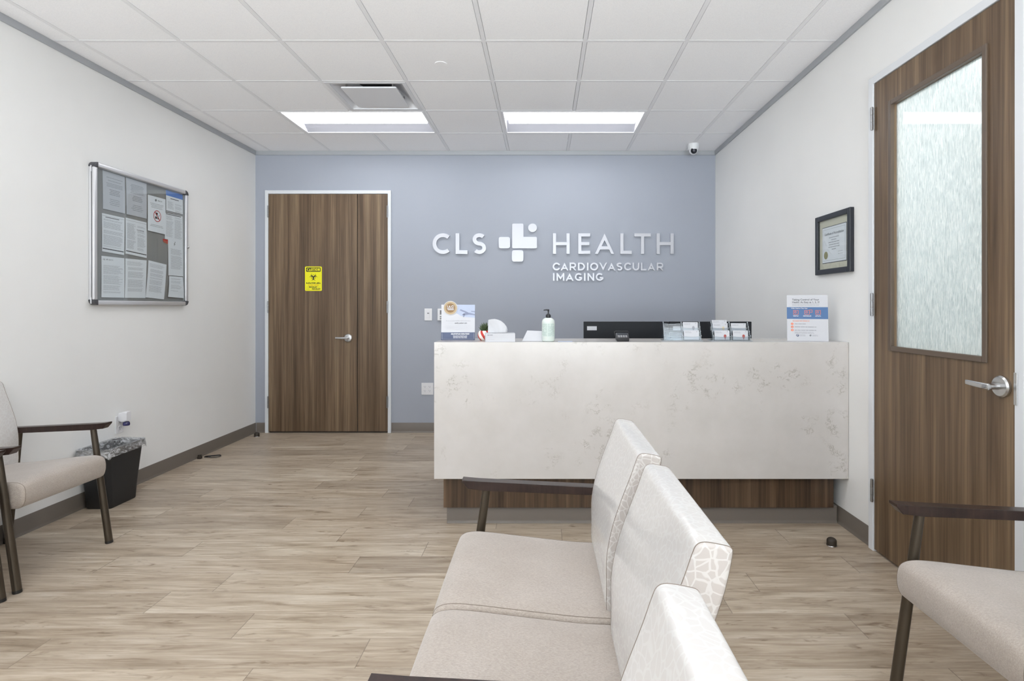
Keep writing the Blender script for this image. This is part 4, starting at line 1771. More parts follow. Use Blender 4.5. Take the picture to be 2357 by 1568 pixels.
# gold seal brochure stand
def board_stand(name, label, cat, p, w, h, rz, lean):
    """an upright slab with a back foot. local: x along, y depth, z up"""
    t = thing(name, label, cat, (p[0], p[1], ZT + 0.0003), rz)
    mb = MB()
    th = 0.004
    top = lean * h
    mb.prism([(-w / 2, 0), (w / 2, 0), (w / 2, h), (-w / 2, h)], lambda u, v: (u, v * lean, v), lambda u, v: (u, v * lean + th, v))
    mb.build('panel', M['card'], t)
    mb = MB()
    mb.prism([(-w / 2 + 0.01, 0), (w / 2 - 0.01, 0), (w / 2 - 0.01, 0.0025), (-w / 2 + 0.01, 0.0025)], lambda u, v: (u, 0.0045, v), lambda u, v: (u, 0.075 + 0.0 * v, v))
    mb.build('foot', M['acrylic_edge'], t)

    def to3(u, v, d=0):
        return (u - w / 2, v * lean - 0.0006 - d, v)
    return t, to3


t, to = board_stand('brochure_stand', 'upright white brochure with a gold round seal and navy band, left end of the counter', 'brochure stand', (-0.523, 3.500), 0.206, 0.218, 0.02, 0.06)
mb = MB()
flat_rect(mb, 0.0, 0.206, 0.0, 0.048, to)
mb.build('navy_band', M['navy'], t)
to2 = lambda u, v, d=0: to(u, v, 0.0003)
mb = MB()
for a, b_, c, d in ((0.006, 0.200, 0.005, 0.0058), (0.006, 0.0068, 0.005, 0.044), (0.1992, 0.200, 0.005, 0.044)):
    flat_rect(mb, a, b_, c, d, to2)
rnd = random.Random(9)
lines(mb, 0.060, 0.174, 0.034, 0.043, to2, 0.0055, 0.0036, rnd, 0.02, True, False)
lines(mb, 0.072, 0.160, 0.014, 0.028, to2, 0.006, 0.0030, rnd, 0.05, True, False)
mb.build('band_print', M['card'], t)
# pale photograph of clasped hands, top right
mb = MB()
mb.b.faces.new([mb.b.verts.new(to(u, v, 0.0001)) for u, v in [(0.078, 0.218), (0.206, 0.218), (0.206, 0.138), (0.150, 0.142), (0.118, 0.150), (0.095, 0.165), (0.080, 0.19)]])
mb.build('photo_area', M['skyblue'], t)
mb = MB()
for pts in ([(0.118, 0.190), (0.150, 0.178), (0.172, 0.166), (0.160, 0.164), (0.132, 0.174), (0.112, 0.184)],
            [(0.128, 0.158), (0.150, 0.170), (0.178, 0.168), (0.206, 0.160), (0.206, 0.152), (0.170, 0.156), (0.144, 0.152)],
            [(0.130, 0.160), (0.138, 0.165), (0.146, 0.158), (0.140, 0.142), (0.134, 0.142)],
            [(0.180, 0.180), (0.206, 0.178), (0.206, 0.172), (0.185, 0.174)]):
    mb.b.faces.new([mb.b.verts.new(to(u, v, 0.0003)) for u, v in pts])
mb.build('photo_hands', plain('printed_slate', (132, 140, 164), 0.5), t)
mb = MB()
font_text('As an accredited facility, we\'re committed', 0.0088, to, mb, 'CENTER', 0, 0.103, 0.116)
mb.build('headline', M['ink'], t)
mb = MB()
font_text('to offering', 0.0092, to, mb, 'RIGHT', 0, 0.078, 0.102)
lines(mb, 0.03, 0.176, 0.066, 0.090, to, 0.0075, 0.0018, rnd, 0.08, True, False)
mb.build('body_print', M['inklight'], t)
mb = MB()
font_text('quality patient care', 0.0098, to, mb, 'LEFT', 0.0003, 0.082, 0.102)
mb.build('bold_print', M['cap'], t)
cx_, cy_ = 0.056, 0.198
mb = MB()
mb.lathe([(0.001, 0.003), (0.0435, 0.003), (0.0435, -0.0012), (0.001, -0.0013)], (cx_ - 0.103, cy_ * 0.06 - 0.0042, cy_), 44, 'y')
sl = mb.build('seal', M['card'], t)
for r1, r0, mt, dd in ((0.040, 0.0, 'goldlt', 0.0018), (0.0285, 0.0, 'gold', 0.0022)):
    mb = MB()
    disc(mb, cx_, cy_, r1, lambda u, v, d=0: (u - 0.103, cy_ * 0.06 - 0.0042 - dd, v), 0, 44, r0)
    mb.build('seal_disc', M[mt], sl)
mb = MB()
ts = lambda u, v, d=0: (u - 0.103, cy_ * 0.06 - 0.0068 - d, v)
word_strokes(mb, 'IAC', cx_ - 0.021, cy_ + 0.000, 0.042, 0.016, 0.0034, ts, 0.0001, 0.12)
flat_rect(mb, cx_ - 0.021, cx_ + 0.021, cy_ - 0.007, cy_ - 0.003, ts)
flat_rect(mb, cx_ - 0.016, cx_ + 0.021, cy_ - 0.0135, cy_ - 0.0095, ts)
mb.build('seal_letters', M['card'], sl)

# brochure on the right
w, h = 0.226, 0.276
t, to = board_stand('brochure_stand', 'upright white leaflet with a blue band and orange numbered dots, right end of the counter', 'brochure stand', (1.580, 3.40), w, h, -0.32, 0.14)
mb = MB()
flat_rect(mb, 0.0, w, 0.132, 0.203, to)
mb.build('blue_band', M['midblue'], t)
mb = MB()
font_text('Taking Control of Your', 0.0155, to, mb, 'LEFT', 0.0003, 0.030, 0.243)
font_text('Health: As Easy as 1, 2, 3!', 0.0145, to, mb, 'LEFT', 0.0003, 0.030, 0.228)
plus_mark(mb, 0.128, 0.034, 0.011, to)
mb.build('title', M['cap'], t)
mb = MB()
rnd = random.Random(12)
lines(mb, 0.030, 0.185, 0.208, 0.222, to, 0.007, 0.002, rnd, 0.08, False, False)
for v in (0.100, 0.082, 0.062):
    lines(mb, 0.042, 0.042 + (0.062 if v > 0.09 else 0.12), v - 0.001, v + 0.004, to, 0.009, 0.0036, rnd, 0.05, False, False)
lines(mb, 0.042, 0.150, 0.044, 0.054, to, 0.006, 0.002, rnd, 0.3, False, False)
lines(mb, 0.138, 0.172, 0.028, 0.038, to, 0.006, 0.002, rnd, 0.3, False, False)
lines(mb, 0.070, 0.106, 0.028, 0.038, to, 0.006, 0.002, rnd, 0.3, False, False)
mb.build('body_print', M['ink'], t)
mb = MB()
for k, v in enumerate((0.1025, 0.0840, 0.0650)):
    disc(mb, 0.029, v, 0.0072, to, 0, 20)
lines(mb, 0.030, 0.125, 0.116, 0.121, to, 0.009, 0.003, rnd, 0.02, False, False)
mb.build('numbered_dots', M['orange'], t)
mb = MB()
for k, v in enumerate((0.1025, 0.0840, 0.0650)):
    font_text(str(k + 1), 0.011, to2 if False else (lambda u, q, d=0: to(u, q, 0.0005)), mb, 'CENTER', 0.0002, 0.029, v - 0.004)
font_text('With Healow You Can:', 0.0095, lambda u, q, d=0: to(u, q, 0.0005), mb, 'LEFT', 0.0003, 0.024, 0.193)
for u0, u1 in ((0.034, 0.066), (0.085, 0.140), (0.155, 0.188)):
    lines(mb, u0, u1, 0.146, 0.154, lambda u, q, d=0: to(u, q, 0.0005), 0.005, 0.0024, rnd, 0.2, True, False)
mb.build('white_print', M['card'], t)
mb = MB()
to5 = lambda u, q, d=0: to(u, q, 0.0006)
for uc in (0.050, 0.112, 0.172):
    s_ = 0.013
    pts = [(uc - s_, 0.160), (uc + s_, 0.160), (uc + s_, 0.184), (uc - s_, 0.184), (uc - s_, 0.160)]
    ribbon(mb, pts, 0.0022, lambda u, q, d: to(u, q, 0.0006 + d), 0.0001)
    disc(mb, uc - 0.002, 0.173, 0.006, to5, 0, 16, 0.0038)
ribbon(mb, [(0.122, 0.172), (0.140, 0.172), (0.140, 0.186), (0.122, 0.186)], 0.0018, lambda u, q, d: to(u, q, 0.0006 + d), 0.0001)
mb.build('orange_icons', M['orange'], t)
mb = MB()
disc(mb, 0.058, 0.034, 0.008, to, 0, 24)
mb.build('round_logo', M['navy'], t)
mb = MB()
ribbon(mb, [(0.055, 0.028), (0.055, 0.040), (0.060, 0.040), (0.062, 0.036), (0.055, 0.033)], 0.0018, lambda u, q, d: to(u, q, 0.0005 + d), 0.0001)
mb.build('round_logo_mark', M['card'], t)

# potted succulent
t = thing('potted_succulent', 'small succulent in a round red and white striped pot behind the tissue box', 'potted plant', (-0.356, 3.478, ZT + 0.0003))
mb = MB()
mb.lathe([(0.022, 0), (0.030, 0.003), (0.041, 0.018), (0.0435, 0.032), (0.041, 0.046), (0.034, 0.058), (0.031, 0.060), (0.029, 0.055), (0.004, 0.052)], seg=36)
mb.build('pot', M['pot'], t, smooth=40)
mb = MB()
mb.lathe([(0.028, 0.0525), (0.027, 0.0555), (0.004, 0.057)], seg=24)
mb.build('soil', M['soil'], t, smooth=40)
mb = MB()
rnd = random.Random(5)
for k in range(20):
    a = k * 2.4
    tilt = 0.15 + 0.95 * (k / 20)
    L = 0.050 - 0.012 * (k / 20) + rnd.uniform(-0.004, 0.004)
    d = Vector((math.cos(a) * math.sin(tilt), math.sin(a) * math.sin(tilt), math.cos(tilt)))
    p0 = Vector((0, 0, 0.055)) + Vector((d.x, d.y, 0)) * 0.008
    mb.tube([p0, p0 + d * L * 0.3, p0 + d * L * 0.65 + Vector((0, 0, 0.002)), p0 + d * L + Vector((0, 0, 0.005))], [0.0045, 0.0060, 0.0042, 0.0006], 8)
mb.build('leaves', M['leaf'], t, smooth=50)

# tissue box
t = thing('tissue_box', 'flat white cardboard tissue box with a tissue standing up on the counter', 'tissue box', (-0.256, 3.372, ZT + 0.0003), 0.10)
mb = MB()
mb.box(-0.088, 0.088, -0.055, 0.055, 0, 0.050, 0.0012)
mb.build('box', M['card'], t)
mb = MB()
tb = lambda u, v, d=0: (u - 0.088, -0.0556 - d, v)
font_text('Facial Tissues', 0.0115, tb, mb, 'LEFT', 0, 0.014, 0.027)
lines(mb, 0.014, 0.055, 0.010, 0.016, tb, 0.008, 0.0035, random.Random(3), 0.2, False, False)
lines(mb, 0.140, 0.168, 0.006, 0.010, tb, 0.008, 0.0022, random.Random(3), 0.2, False, False)
mb.build('front_print', M['inklight'], t)
mb = MB()
lines(mb, 0.014, 0.046, 0.037, 0.043, tb, 0.01, 0.0048, random.Random(8), 0.05, False, False)
flat_rect(mb, 0.0015, 0.004, 0.002, 0.048, tb)
mb.build('dark_print', M['ink'], t)
mb = MB()
mb.lathe([(0.046, 0.0502), (0.046, 0.0508), (0.002, 0.0509)], seg=24, sy=0.42)
mb.build('slot', M['outletgrey'], t)
# the tissue: folded fan
mb = MB()
n = 26
out = []
edge = [(-0.070, 0.052), (-0.069, 0.090), (-0.068, 0.128), (-0.050, 0.132), (-0.030, 0.133), (-0.012, 0.129), (0.008, 0.121), (0.026, 0.106), (0.040, 0.088), (0.046, 0.070), (0.044, 0.052)]
base_p = [(-0.040 + 0.008 * i, 0.051) for i in range(11)]
R = []
for j in range(9):
    q = j / 8
    ring = []
    for i, (e_, p_) in enumerate(zip(edge, base_p)):
        u = p_[0] + (e_[0] - p_[0]) * q
        v = p_[1] + (e_[1] - p_[1]) * (q ** 0.9)
        fold = 0.010 * math.sin(i * 1.3 + q * 1.2) * (0.35 + q * 0.65)
        ring.append((u + 0.0, fold, v))
    R.append(ring)
mb.loft(R, cap=False, closed_ring=False)
R2 = [[(x, y + 0.006 + 0.004 * math.sin(z * 60), z * 0.985) for x, y, z in ring] for ring in R]
mb.loft(R2, cap=False, closed_ring=False)
mb.build('tissue', M['tissue'], t, smooth=70)

# folded paper
mb = MB()
P0 = [(-0.050, 0.000, 0.0), (0.082, -0.008, 0.0), (0.092, 0.030, 0.058), (-0.020, 0.036, 0.062)]
P1 = [(0.086, 0.078, 0.0), (-0.028, 0.084, 0.0)]
for dz in (0.0, 0.0006):
    A = [mb.b.verts.new((p[0], p[1] - dz, p[2] + dz)) for p in P0]
    mb.b.faces.new(A)
    B = [mb.b.verts.new((p[0], p[1] + dz, p[2])) for p in P1]
    mb.b.faces.new((A[3], A[2], B[0], B[1]))
tag(mb.build('folded_paper', M['card'], loc=(-0.075, 3.385, ZT + 0.0006)), 'blank white folded paper standing like a tent beside the pump bottle', 'paper')

# sanitiser bottle
t = thing('pump_bottle', 'pale green hand sanitiser bottle with a black pump on the counter', 'bottle', (0.031, 3.372, ZT + 0.0003))
mb = MB()
mb.lathe([(0.030, 0), (0.036, 0.003), (0.0385, 0.012), (0.0385, 0.112), (0.0365, 0.124), (0.030, 0.133), (0.020, 0.139), (0.013, 0.142), (0.012, 0.143)], seg=40, sy=0.72)
mb.build('body', M['bottle'], t, smooth=40)
mb = MB()
lab = []
R = []
for z in (0.030, 0.108):
    R.append([(0.0390 * math.cos(a), 0.0390 * 0.72 * math.sin(a), z) for a in (math.radians(200 + 140 * k / 14) for k in range(15))])
mb.loft(R, cap=False, closed_ring=False)
mb.build('label_panel', M['label'], t, smooth=60)
mb = MB()
def tl(u, v, d=0):
    a = math.radians(200 + 140 * u)
    return (0.0394 * math.cos(a), 0.0394 * 0.72 * math.sin(a), v)
rnd = random.Random(6)
for u0, u1 in ((0.06, 0.42), (0.48, 0.95)):
    v = 0.104
    while v > 0.036:
        for q in range(5):
            a0 = u0 + (u1 - u0) * q / 5
            if rnd.random() < 0.8:
                flat_rect(mb, a0, a0 + (u1 - u0) / 5 * 0.94, v - 0.0022, v, tl)
        v -= 0.0052
mb.build('label_print', M['labeltxt'], t)
mb = MB()
mb.lathe([(0.0145, 0.1405), (0.0150, 0.142), (0.0150, 0.157), (0.0135, 0.159), (0.0095, 0.1595), (0.0090, 0.164), (0.0042, 0.1645), (0.0036, 0.170), (0.0055, 0.186), (0.0065, 0.189), (0.001, 0.1895)], seg=28)
pb = mb.build('pump', M['pump'], t, smooth=40)
mb = MB()
mb.tube([(0.004, 0, 0.1865), (-0.012, 0, 0.1868), (-0.022, 0, 0.1862), (-0.028, 0, 0.1845)], [0.0042, 0.0036, 0.0030, 0.0028], 12)
mb.build('nozzle', M['pump'], pb, smooth=40)

# thin pale blue piece lying flat by the bottle
mb = MB()
mb.box(-0.04, 0.045, -0.02, 0.02, 0, 0.0018, 0.0004)
tag(mb.build('paper_slip', M['skyblue'], loc=(0.128, 3.352, ZT + 0.0003)), 'pale blue slip lying flat on the counter, right of the pump bottle', 'paper')

# card reader
t = thing('card_reader', 'small black card reader with silver keys on the counter', 'card reader', (0.476, 3.415, ZT + 0.0003), -0.06)
mb = MB()
mb.prism([(-0.045, 0.0), (0.075, 0.0), (0.082, 0.030), (0.050, 0.046), (-0.035, 0.022), (-0.047, 0.010)], lambda u, v: (-0.036 - v * 0.06, u, v), lambda u, v: (0.036 + v * 0.06, u, v), 0.004, 3)
mb.build('body', M['blackplastic'], t, smooth=40)
sl = (0.046 - 0.022) / 0.085
def tk(u, q, d=0):            # q along the sloped top
    return (u, -0.035 + q, 0.022 + q * sl + 0.0006 + d)
mb = MB()
mb.quad([tk(-0.030, 0.045), tk(0.030, 0.045), tk(0.030, 0.078), tk(-0.030, 0.078)])
mb.build('display', M['camdark'], t)
mb = MB()
for r_ in range(3):
    for c_ in range(4):
        a, b_ = -0.027 + c_ * 0.0145, 0.004 + r_ * 0.0125
        V = [mb.b.verts.new(tk(a + x, b_ + y, z)) for x, y, z in ((0, 0, 0), (0.011, 0, 0), (0.011, 0.009, 0), (0, 0.009, 0), (0.001, 0.001, 0.002), (0.010, 0.001, 0.002), (0.010, 0.008, 0.002), (0.001, 0.008, 0.002))]
        for q in ((4, 5, 6, 7), (0, 1, 5, 4), (1, 2, 6, 5), (2, 3, 7, 6), (3, 0, 4, 7)):
            mb.b.faces.new([V[i] for i in q])
mb.build('keys', M['hinge'], t)
mb = MB()
mb.tube([(-0.040, 0.074, 0.030), (-0.044, 0.078, 0.052), (-0.036, 0.080, 0.055), (0.036, 0.080, 0.055), (0.044, 0.078, 0.052), (0.040, 0.074, 0.030)], 0.0025, 10)
mb.build('cradle_rim', M['blackplastic'], t, smooth=40)


# acrylic card holders
def card_holder(label, x, y, rz):
    t = thing('card_holder', label, 'card holder', (x, y, ZT + 0.0003), rz, 'clear card holders on the counter')
    W_ = 0.108
    mb = MB()
    mb.box(-W_ - 0.012, W_ + 0.012, -0.045, 0.070, 0, 0.0045, 0.001)
    mb.build('base', M['acrylic_edge'], t)
    # stepped pockets
    n = 4
    for k in range(n):
        y0 = -0.036 + k * 0.022
        z0 = 0.006 + k * 0.025
        mb = MB()
        zb_ = 0.0048
        zt_ = z0 + 0.020
        mb.prism([(-W_, zb_), (W_, zb_), (W_, zt_), (-W_, zt_)], lambda u, v: (u, y0 - 0.001 - (zt_ - v) * 0.17, v), lambda u, v: (u, y0 + 0.001 - (zt_ - v) * 0.17, v))
        for c in (-1, 1):
            xm = c * W_ / 2
            hw_ = W_ / 2 - 0.008
            pts = [(xm - hw_, z0 + 0.020)] + [(xm - hw_ + 2 * hw_ * q / 12, z0 + 0.0205 + 0.0045 * math.cos(2 * PI * q / 12) ) for q in range(13)] + [(xm + hw_, z0 + 0.020)]
        o = mb.build('pocket', M['acrylic'], t)
        mb = MB()
        for c in (-1, 1):
            xm = c * W_ / 2
            hw_ = W_ / 2 - 0.004
            mb.tube([(xm - hw_ + 2 * hw_ * q / 14, y0, z0 + 0.0215 - 0.0040 * math.sin(PI * q / 14) ** 2 * (1 if q else 1)) for q in range(15)], 0.0011, 6)
        mb.build('pocket_rim', M['acrylic_edge'], o, smooth=40)
    for x_ in (-W_, 0, W_):
        mb = MB()
        pr = [(-0.040, 0.0048), (0.036, 0.0048), (0.036, 0.118), (0.026, 0.118), (-0.037, 0.030)]
        mb.prism(pr, lambda u, v: (x_ - 0.0012, u, v), lambda u, v: (x_ + 0.0012, u, v))
        dv = mb.build('divider', M['acrylic'], t)
        mb = MB()
        mb.tube([(x_, -0.0405, 0.006), (x_, -0.0375, 0.030), (x_, 0.026, 0.118)], 0.0014, 6)
        for k in range(4):
            mb.tube([(x_ - 0.0015, -0.038 + k * 0.021, 0.030 + 0.026 * k), (x_ + 0.0035, -0.038 + k * 0.021, 0.033 + 0.026 * k)], 0.0026, 8)
        mb.build('divider_edge', M['acrylic_edge'], dv, smooth=40)
    return t


h1 = card_holder('clear tiered card holder mostly empty, between the card reader and the fuller holder', 0.838, 3.445, -0.10)
h2 = card_holder('clear tiered card holder full of cards, nearer the right-hand leaflet', 1.124, 3.425, -0.07)
h2_children = None


def cards(label, holder, col, tier, mark, zlift=0.0, hh=0.056, dy=0.004):
    """a stack of business cards standing in one pocket"""
    hx, hy, hz = holder.location
    rz = holder.rotation_euler.z
    lx = col * 0.054
    ly = -0.036 + tier * 0.022 + dy
    c, s = math.cos(rz), math.sin(rz)
    t = thing('business_cards', label, 'business cards', (hx + c * lx - s * ly, hy + s * lx + c * ly, hz + 0.008 + tier * 0.024 + zlift), rz, 'business cards in the clear holders')
    mb = MB()
    w_ = 0.044
    mb.prism([(-w_, 0), (w_, 0), (w_, hh), (-w_, hh)], lambda u, v: (u, v * 0.12, v), lambda u, v: (u, v * 0.12 + 0.004, v))
    mb.build('card_stack', M['card'], t)
    to = lambda u, v, d=0: (u - w_, v * 0.12 - 0.0004 - d, v)
    mb = MB()
    lines(mb, 0.006, 0.045, hh * 0.70, hh * 0.86, to, 0.006, 0.0018, random.Random(int(tier + col * 3 + 9)), 0.2, False, False)
    plus_mark(mb, 0.076, hh * 0.86, 0.007, to)
    mb.build('card_print', M['ink'], t)
    if mark:
        mb = MB()
        u0, v0 = 0.062, hh * 0.40
        pts = [(u0 + 0.008 * math.cos(a), v0 + 0.010 * math.sin(a) + (0.0 if math.sin(a) > 0 else 0.004 * math.sin(a))) for a in (2 * PI * k / 16 for k in range(16))]
        mb.b.faces.new([mb.b.verts.new(to(u, v, 0.0002)) for u, v in pts])
        flat_rect(mb, u0 - 0.0015, u0 + 0.0015, v0 - 0.021, v0 - 0.010, lambda u, v, d=0: to(u, v, 0.0002))
        mb.build('organ_mark', M[mark], t)
    return t


M['heart'] = plain('printed_dark_red', (160, 70, 62), 0.5)
M['brain'] = plain('printed_tan', (206, 190, 160), 0.5)
cards('white cards with a small grey picture in the right column of the emptier card holder', h1, 1, 2, 'ink')
cards('plain white cards at the front of the emptier card holder', h1, 1, 0, None)
cards('white cards with a grey mark at the top left of the fuller card holder', h2, -1, 3, 'ink', 0.0, 0.044)
cards('white cards with a tan picture in the middle left of the fuller card holder', h2, -1, 2, 'brain', 0, 0.050)
cards('white cards with a dark red picture at the front left of the fuller card holder', h2, -1, 0, 'heart')
cards('plain white cards at the back right of the fuller card holder', h2, 1, 2, None, 0, 0.050)
cards('white cards with a dark red picture at the front right of the fuller card holder', h2, 1, 0, 'heart')


# ------------------------------------------------------------------ waiting room chairs
def inset_profile(pts, d):
    n = len(pts)
    out = []
    for i in range(n):
        a, p, c = Vector(pts[i - 1]), Vector(pts[i]), Vector(pts[(i + 1) % n])
        t_ = ((p - a).normalized() + (c - p).normalized())
        t_.normalize()
        nn = Vector((-t_.y, t_.x))
        out.append((p.x + nn.x * d, p.y + nn.y * d))
    return out


def smooth_closed(ctrl, n=6):
    """Catmull-Rom through the control points, closed"""
    out = []
    m = len(ctrl)
    for i in range(m):
        p0, p1, p2, p3 = [Vector(ctrl[(i + k - 1) % m]) for k in range(4)]
        for k in range(n):
            t_ = k / n
            q = 0.5 * ((2 * p1) + (p2 - p0) * t_ + (2 * p0 - 5 * p1 + 4 * p2 - p3) * t_ ** 2 + (3 * p1 - p0 - 3 * p2 + p3) * t_ ** 3)
            out.append((q.x, q.y))
    return out


def cushion(prof, y0, y1, r, mat, seam_mat, name, parent, crown=None, nseg=5, side_mat=None):
    """prof counter-clockwise in (x, z); lofted from y0 to y1 with rounded rims of radius r"""
    st = []
    for k in range(nseg + 1):
        a = PI / 2 * k / nseg
        st.append((y0 + r * (1 - math.sin(a)), r * (1 - math.cos(a))))
    st = [(y0 + r * (1 - math.cos(PI / 2 * k / nseg)), r * (1 - math.sin(PI / 2 * k / nseg))) for k in range(nseg + 1)]
    mid = [(y0 + r + (y1 - y0 - 2 * r) * k / 8, 0.0) for k in range(1, 8)]
    en = [(y0 + y1 - y, d) for y, d in reversed(st)]
    st = st + mid + en
    rings = []
    for y, d in st:
        ring = inset_profile(prof, d) if d > 1e-6 else prof
        q = 2 * (y - (y0 + y1) / 2) / (y1 - y0)
        rr = []
        for x, z in ring:
            dx, dz = crown(x, z, q) if crown else (0, 0)
            rr.append((x + dx, y, z + dz))
        rings.append(rr)
    mb = MB()
    mb.loft(rings)
    o = mb.build(name, mat, parent, smooth=60)
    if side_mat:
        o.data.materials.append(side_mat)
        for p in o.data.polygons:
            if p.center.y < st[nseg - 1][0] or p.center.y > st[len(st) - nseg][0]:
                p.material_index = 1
    for idx in (nseg - 1, len(st) - nseg):
        y, d = st[idx]
        sm = MB()
        sm.tube([(x, y2, z) for (x, y2, z) in rings[idx]], 0.0009, 6, closed=True)
        sm.build('seam', seam_mat, o, smooth=60)
    return o


SEAT_CTRL = [(0.094, 0.445), (0.082, 0.475), (0.045, 0.487), (-0.02, 0.484), (-0.14, 0.470), (-0.30, 0.452), (-0.405, 0.445), (-0.415, 0.43),
             (-0.41, 0.395), (-0.30, 0.378), (-0.10, 0.368), (0.03, 0.366), (0.075, 0.375), (0.092, 0.405)]
BACK_CTRL = [(-0.390, 0.43), (-0.384, 0.52), (-0.385, 0.60), (-0.400, 0.68), (-0.425, 0.755), (-0.452, 0.825), (-0.466, 0.865), (-0.474, 0.881),
             (-0.488, 0.886), (-0.515, 0.882), (-0.534, 0.876), (-0.536, 0.860), (-0.523, 0.80), (-0.500, 0.73), (-0.480, 0.65), (-0.468, 0.56), (-0.462, 0.47), (-0.452, 0.425)]


def make_chair(label, seats=1, pitch=0.53, gap=0.545):
    """front is +x; origin on the floor under the front legs' tops, middle of the width"""
    t = thing('lounge_chair', label, 'chair', (0, 0, 0), 0, 'waiting room chairs')
    total = pitch * seats
    seat_p = smooth_closed(SEAT_CTRL, 4)[::-1]
    back_p = smooth_closed(BACK_CTRL, 4)
    # orientation: make both counter-clockwise
    def ccw(p):
        a = sum(p[i - 1][0] * p[i][1] - p[i][0] * p[i - 1][1] for i in range(len(p)))
        return p if a > 0 else p[::-1]
    seat_p, back_p = ccw(seat_p), ccw(back_p)
    for k in range(seats):
        yc = (k - (seats - 1) / 2) * pitch
        y0, y1 = yc - pitch / 2 + 0.005, yc + pitch / 2 - 0.005
        if seats == 1:
            y0, y1 = yc - 0.250, yc + 0.250
        cushion(seat_p, y0, y1, 0.016, M['seat'], M['seam'], 'seat', t,
                lambda x, z, q: (0.0, (0.007 * (1 - q ** 4) if z > 0.43 else 0.0)))
        bw = 0.50 if seats == 1 else 0.50
        yb = yc if seats == 1 else (k - (seats - 1) / 2) * 0.596
        cushion(back_p, yb - bw / 2, yb + bw / 2, 0.008, M['back'], M['seam'], 'backrest', t,
                None, 5, M['back_side'])
    ya = 0.568 if seats > 1 else gap / 2
    for s in (-1, 1):
        y = s * ya
        mb = MB()
        pr = [(0.088, 0.662), (0.087, 0.653), (0.066, 0.629), (0.0, 0.622), (-0.430, 0.603), (-0.430, 0.634), (0.03, 0.656)]
        mb.prism(pr, lambda u, v: (u, y - 0.022, v), lambda u, v: (u, y + 0.022, v), 0.0025)
        mb.build('armrest', M['arm'], t)
        for name, p0, p1 in (('front', (0.0, y, 0.623), (0.087, y, 0.0)), ('rear', (-0.405, y, 0.604), (-0.470, y, 0.0))):
            a, b_ = Vector(p0), Vector(p1)
            mb = MB()
            q = a + (b_ - a) * 0.978
            mb.tube([a, a + (b_ - a) * 0.25, a + (b_ - a) * 0.6, q], [0.0145, 0.0160, 0.0175, 0.0180], 20)
            lg = mb.build('leg', M['leg'], t, smooth=50)
            mb = MB()
            mb.tube([q, b_], [0.0185, 0.0180], 20)
            mb.build('foot_cap', M['foot'], lg, smooth=50)
    mb = MB()
    mb.box(-0.115, -0.085, -ya + 0.030, ya - 0.030, 0.346, 0.3665, 0.004)
    mb.box(-0.40, -0.37, -ya + 0.016, ya - 0.016, 0.345, 0.372, 0.004)
    for k in range(seats * 2):
        yy = (-ya + 0.06) + (2 * ya - 0.12) * k / max(1, seats * 2 - 1)
        mb.box(-0.37, -0.085, yy - 0.012, yy + 0.012, 0.348, 0.366, 0.003)
        mb.box(-0.480, -0.455, yy - 0.012, yy + 0.012, 0.35, 0.46, 0.003)
    mb.build('seat_frame', M['leg'], t)
    return t


c1 = make_chair('cream and oatmeal armchair against the left wall, in front of the black bin')
c1.location = (-2.463, 2.847, 0)
dup(c1, (-2.463, 2.225, 0), 0, 'armchair of which only an arm end and foot show at the left edge', 'chair', 'waiting room chairs')
dup(c1, (1.218, 1.570, 0), PI, 'armchair by the glazed door, at the right edge of the photo', 'chair', 'waiting room chairs')
dup(c1, (-0.306, 0.595, 0), PI, 'nearest armchair, only its white backrest showing at the bottom of the photo', 'chair', 'waiting room chairs')
c2 = make_chair('two-seat chair in the middle of the floor facing left, with two white backrests', 2, 0.528)
c2.location = (-0.208, 1.530, 0)
c2.rotation_euler = (0, 0, PI)

# ------------------------------------------------------------------ waste bin
t = thing('waste_bin', 'black rectangular waste bin against the left wall, behind the armchair', 'waste bin', (-2.845, 3.755, 0))
mb = MB()
def bring(w, d, z, r, cx=0.0, cy=0.0, n=5):
    return [(u + cx, v + cy, z) for u, v in rrect(-w, w, -d, d, r, n)]
prof = [(0.078, 0.118, 0.0, 0.022), (0.082, 0.123, 0.006, 0.026), (0.086, 0.135, 0.12, 0.028), (0.094, 0.165, 0.33, 0.032), (0.097, 0.172, 0.372, 0.034), (0.103, 0.180, 0.374, 0.036),
        (0.103, 0.180, 0.386, 0.036), (0.096, 0.172, 0.386, 0.032), (0.090, 0.160, 0.33, 0.030), (0.074, 0.114, 0.010, 0.02)]
mb.loft([bring(*p, cx=0.004 if p[2] > 0.3 else 0.002) for p in prof])
mb.build('bin_body', M['binblack'], t, smooth=40)
mb = MB()
rnd = random.Random(21)
R = []
lv = [(0.112, 0.188, 0.335, 0.0), (0.110, 0.187, 0.352, 1), (0.107, 0.184, 0.372, 1), (0.106, 0.183, 0.392, 1), (0.094, 0.170, 0.391, 1), (0.088, 0.160, 0.360, 2), (0.080, 0.150, 0.310, 2), (0.072, 0.135, 0.240, 2), (0.066, 0.115, 0.15, 2), (0.060, 0.10, 0.05, 2)]
for i, (w_, d_, z_, k_) in enumerate(lv):
    base_r = bring(w_, d_, z_, 0.036, cx=0.004, n=10)
    ring = []
    for j, (x, y, z) in enumerate(base_r):
        a = j / len(base_r) * 2 * PI
        amp = (0.002, 0.0016, 0.010)[int(k_)]
        f = 1 + amp / 0.1 * (math.sin(9 * a + i * 0.4) * 0.5 + math.sin(17 * a + 1.3 * i) * 0.35)
        zz = z + (0.008 * math.sin(5 * a + 1) * (1 if i == 0 else 0.0)) + (0.002 * math.sin(13 * a) if k_ == 1 else 0)
        xx = x * f
        if i < 5:
            xx = max(xx, -0.105)
        ring.append((xx, y * f, zz))
    R.append(ring)
mb.loft(R, cap=False)
mb.build('bin_liner', M['film'], t, smooth=70)

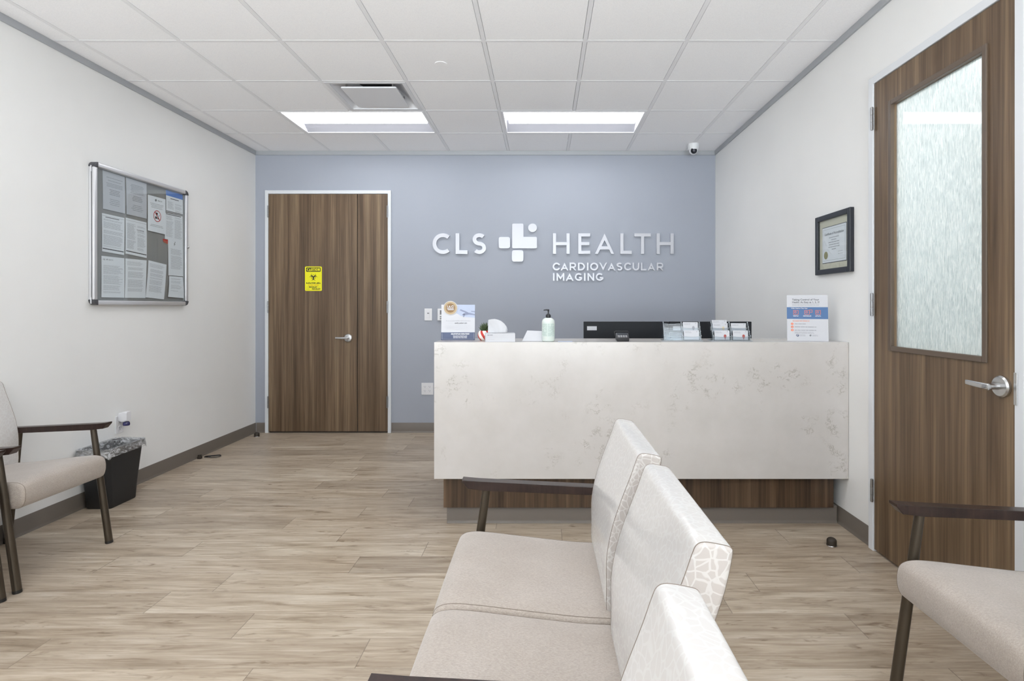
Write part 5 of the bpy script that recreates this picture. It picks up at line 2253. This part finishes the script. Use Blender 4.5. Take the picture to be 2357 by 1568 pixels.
# ------------------------------------------------------------------ floor bits
def door_stop(label, p, rz):
    t = thing('door_stop', label, 'door stop', (p[0], p[1], 0.0003), rz, 'half-dome door stops on the floor')
    mb = MB()
    n = 9
    rings = []
    for k in range(n + 1):
        a = PI / 2 * k / n
        rr = 0.025 * math.cos(a) if k < n else 0.001
        z = 0.004 + 0.022 + 0.018 * math.sin(a)
        rings.append([(rr * math.cos(b), rr * math.sin(b), z) for b in (2 * PI * j / 28 for j in range(28))])
    rings.insert(0, [(0.025 * math.cos(b), 0.025 * math.sin(b), 0.004) for b in (2 * PI * j / 28 for j in range(28))])
    mb.loft(rings)
    mb.build('rubber_dome', M['rubber'], t, smooth=60)
    mb = MB()
    mb.lathe([(0.027, 0), (0.0275, 0.0015), (0.0265, 0.0038), (0.002, 0.0039)], seg=32)
    mb.build('metal_base', M['steel'], t, smooth=40)
    return t


door_stop('half-dome door stop on the floor in front of the counter\'s right end', (1.563, 3.085), 0)
door_stop('half-dome door stop on the floor in the far left corner by the wooden door', (-2.850, 5.67), 0)
t = thing('cable_loop', 'folded loop of thin black cable lying on the floor by the left baseboard', 'cable', (-2.840, 4.890, 0.0003))
mb = MB()
pts = []
for k in range(41):
    a = 2 * PI * k / 40
    x = 0.070 * math.cos(a)
    y = 0.045 * math.sin(a) * (0.55 + 0.45 * math.cos(a / 1.0))
    pts.append((x, y * (1 + 0.15 * math.sin(3 * a)), 0.0035 + 0.006 * (1 + math.cos(a)) / 2))
mb.tube(pts[:-1], 0.0032, 8, closed=True)
mb.build('cable', M['blackplastic'], t, smooth=60)
mb = MB()
mb.tube([(p[0] * 0.92 + 0.002, p[1] * 0.8 + 0.006, p[2] + 0.004) for p in pts[:30]], 0.0030, 8)
mb.build('second_turn', M['blackplastic'], t, smooth=60)
mb = MB()
mb.box(-0.016, 0.016, -0.012, 0.014, 0, 0.022, 0.003)
mb.box(-0.013, 0.013, -0.010, 0.012, 0.0225, 0.034, 0.003)
tag(mb.build('brown_plug', M['rubber'], loc=(-2.918, 4.840, 0.0003)), 'small brown plug standing on the floor against the left baseboard', 'plug')
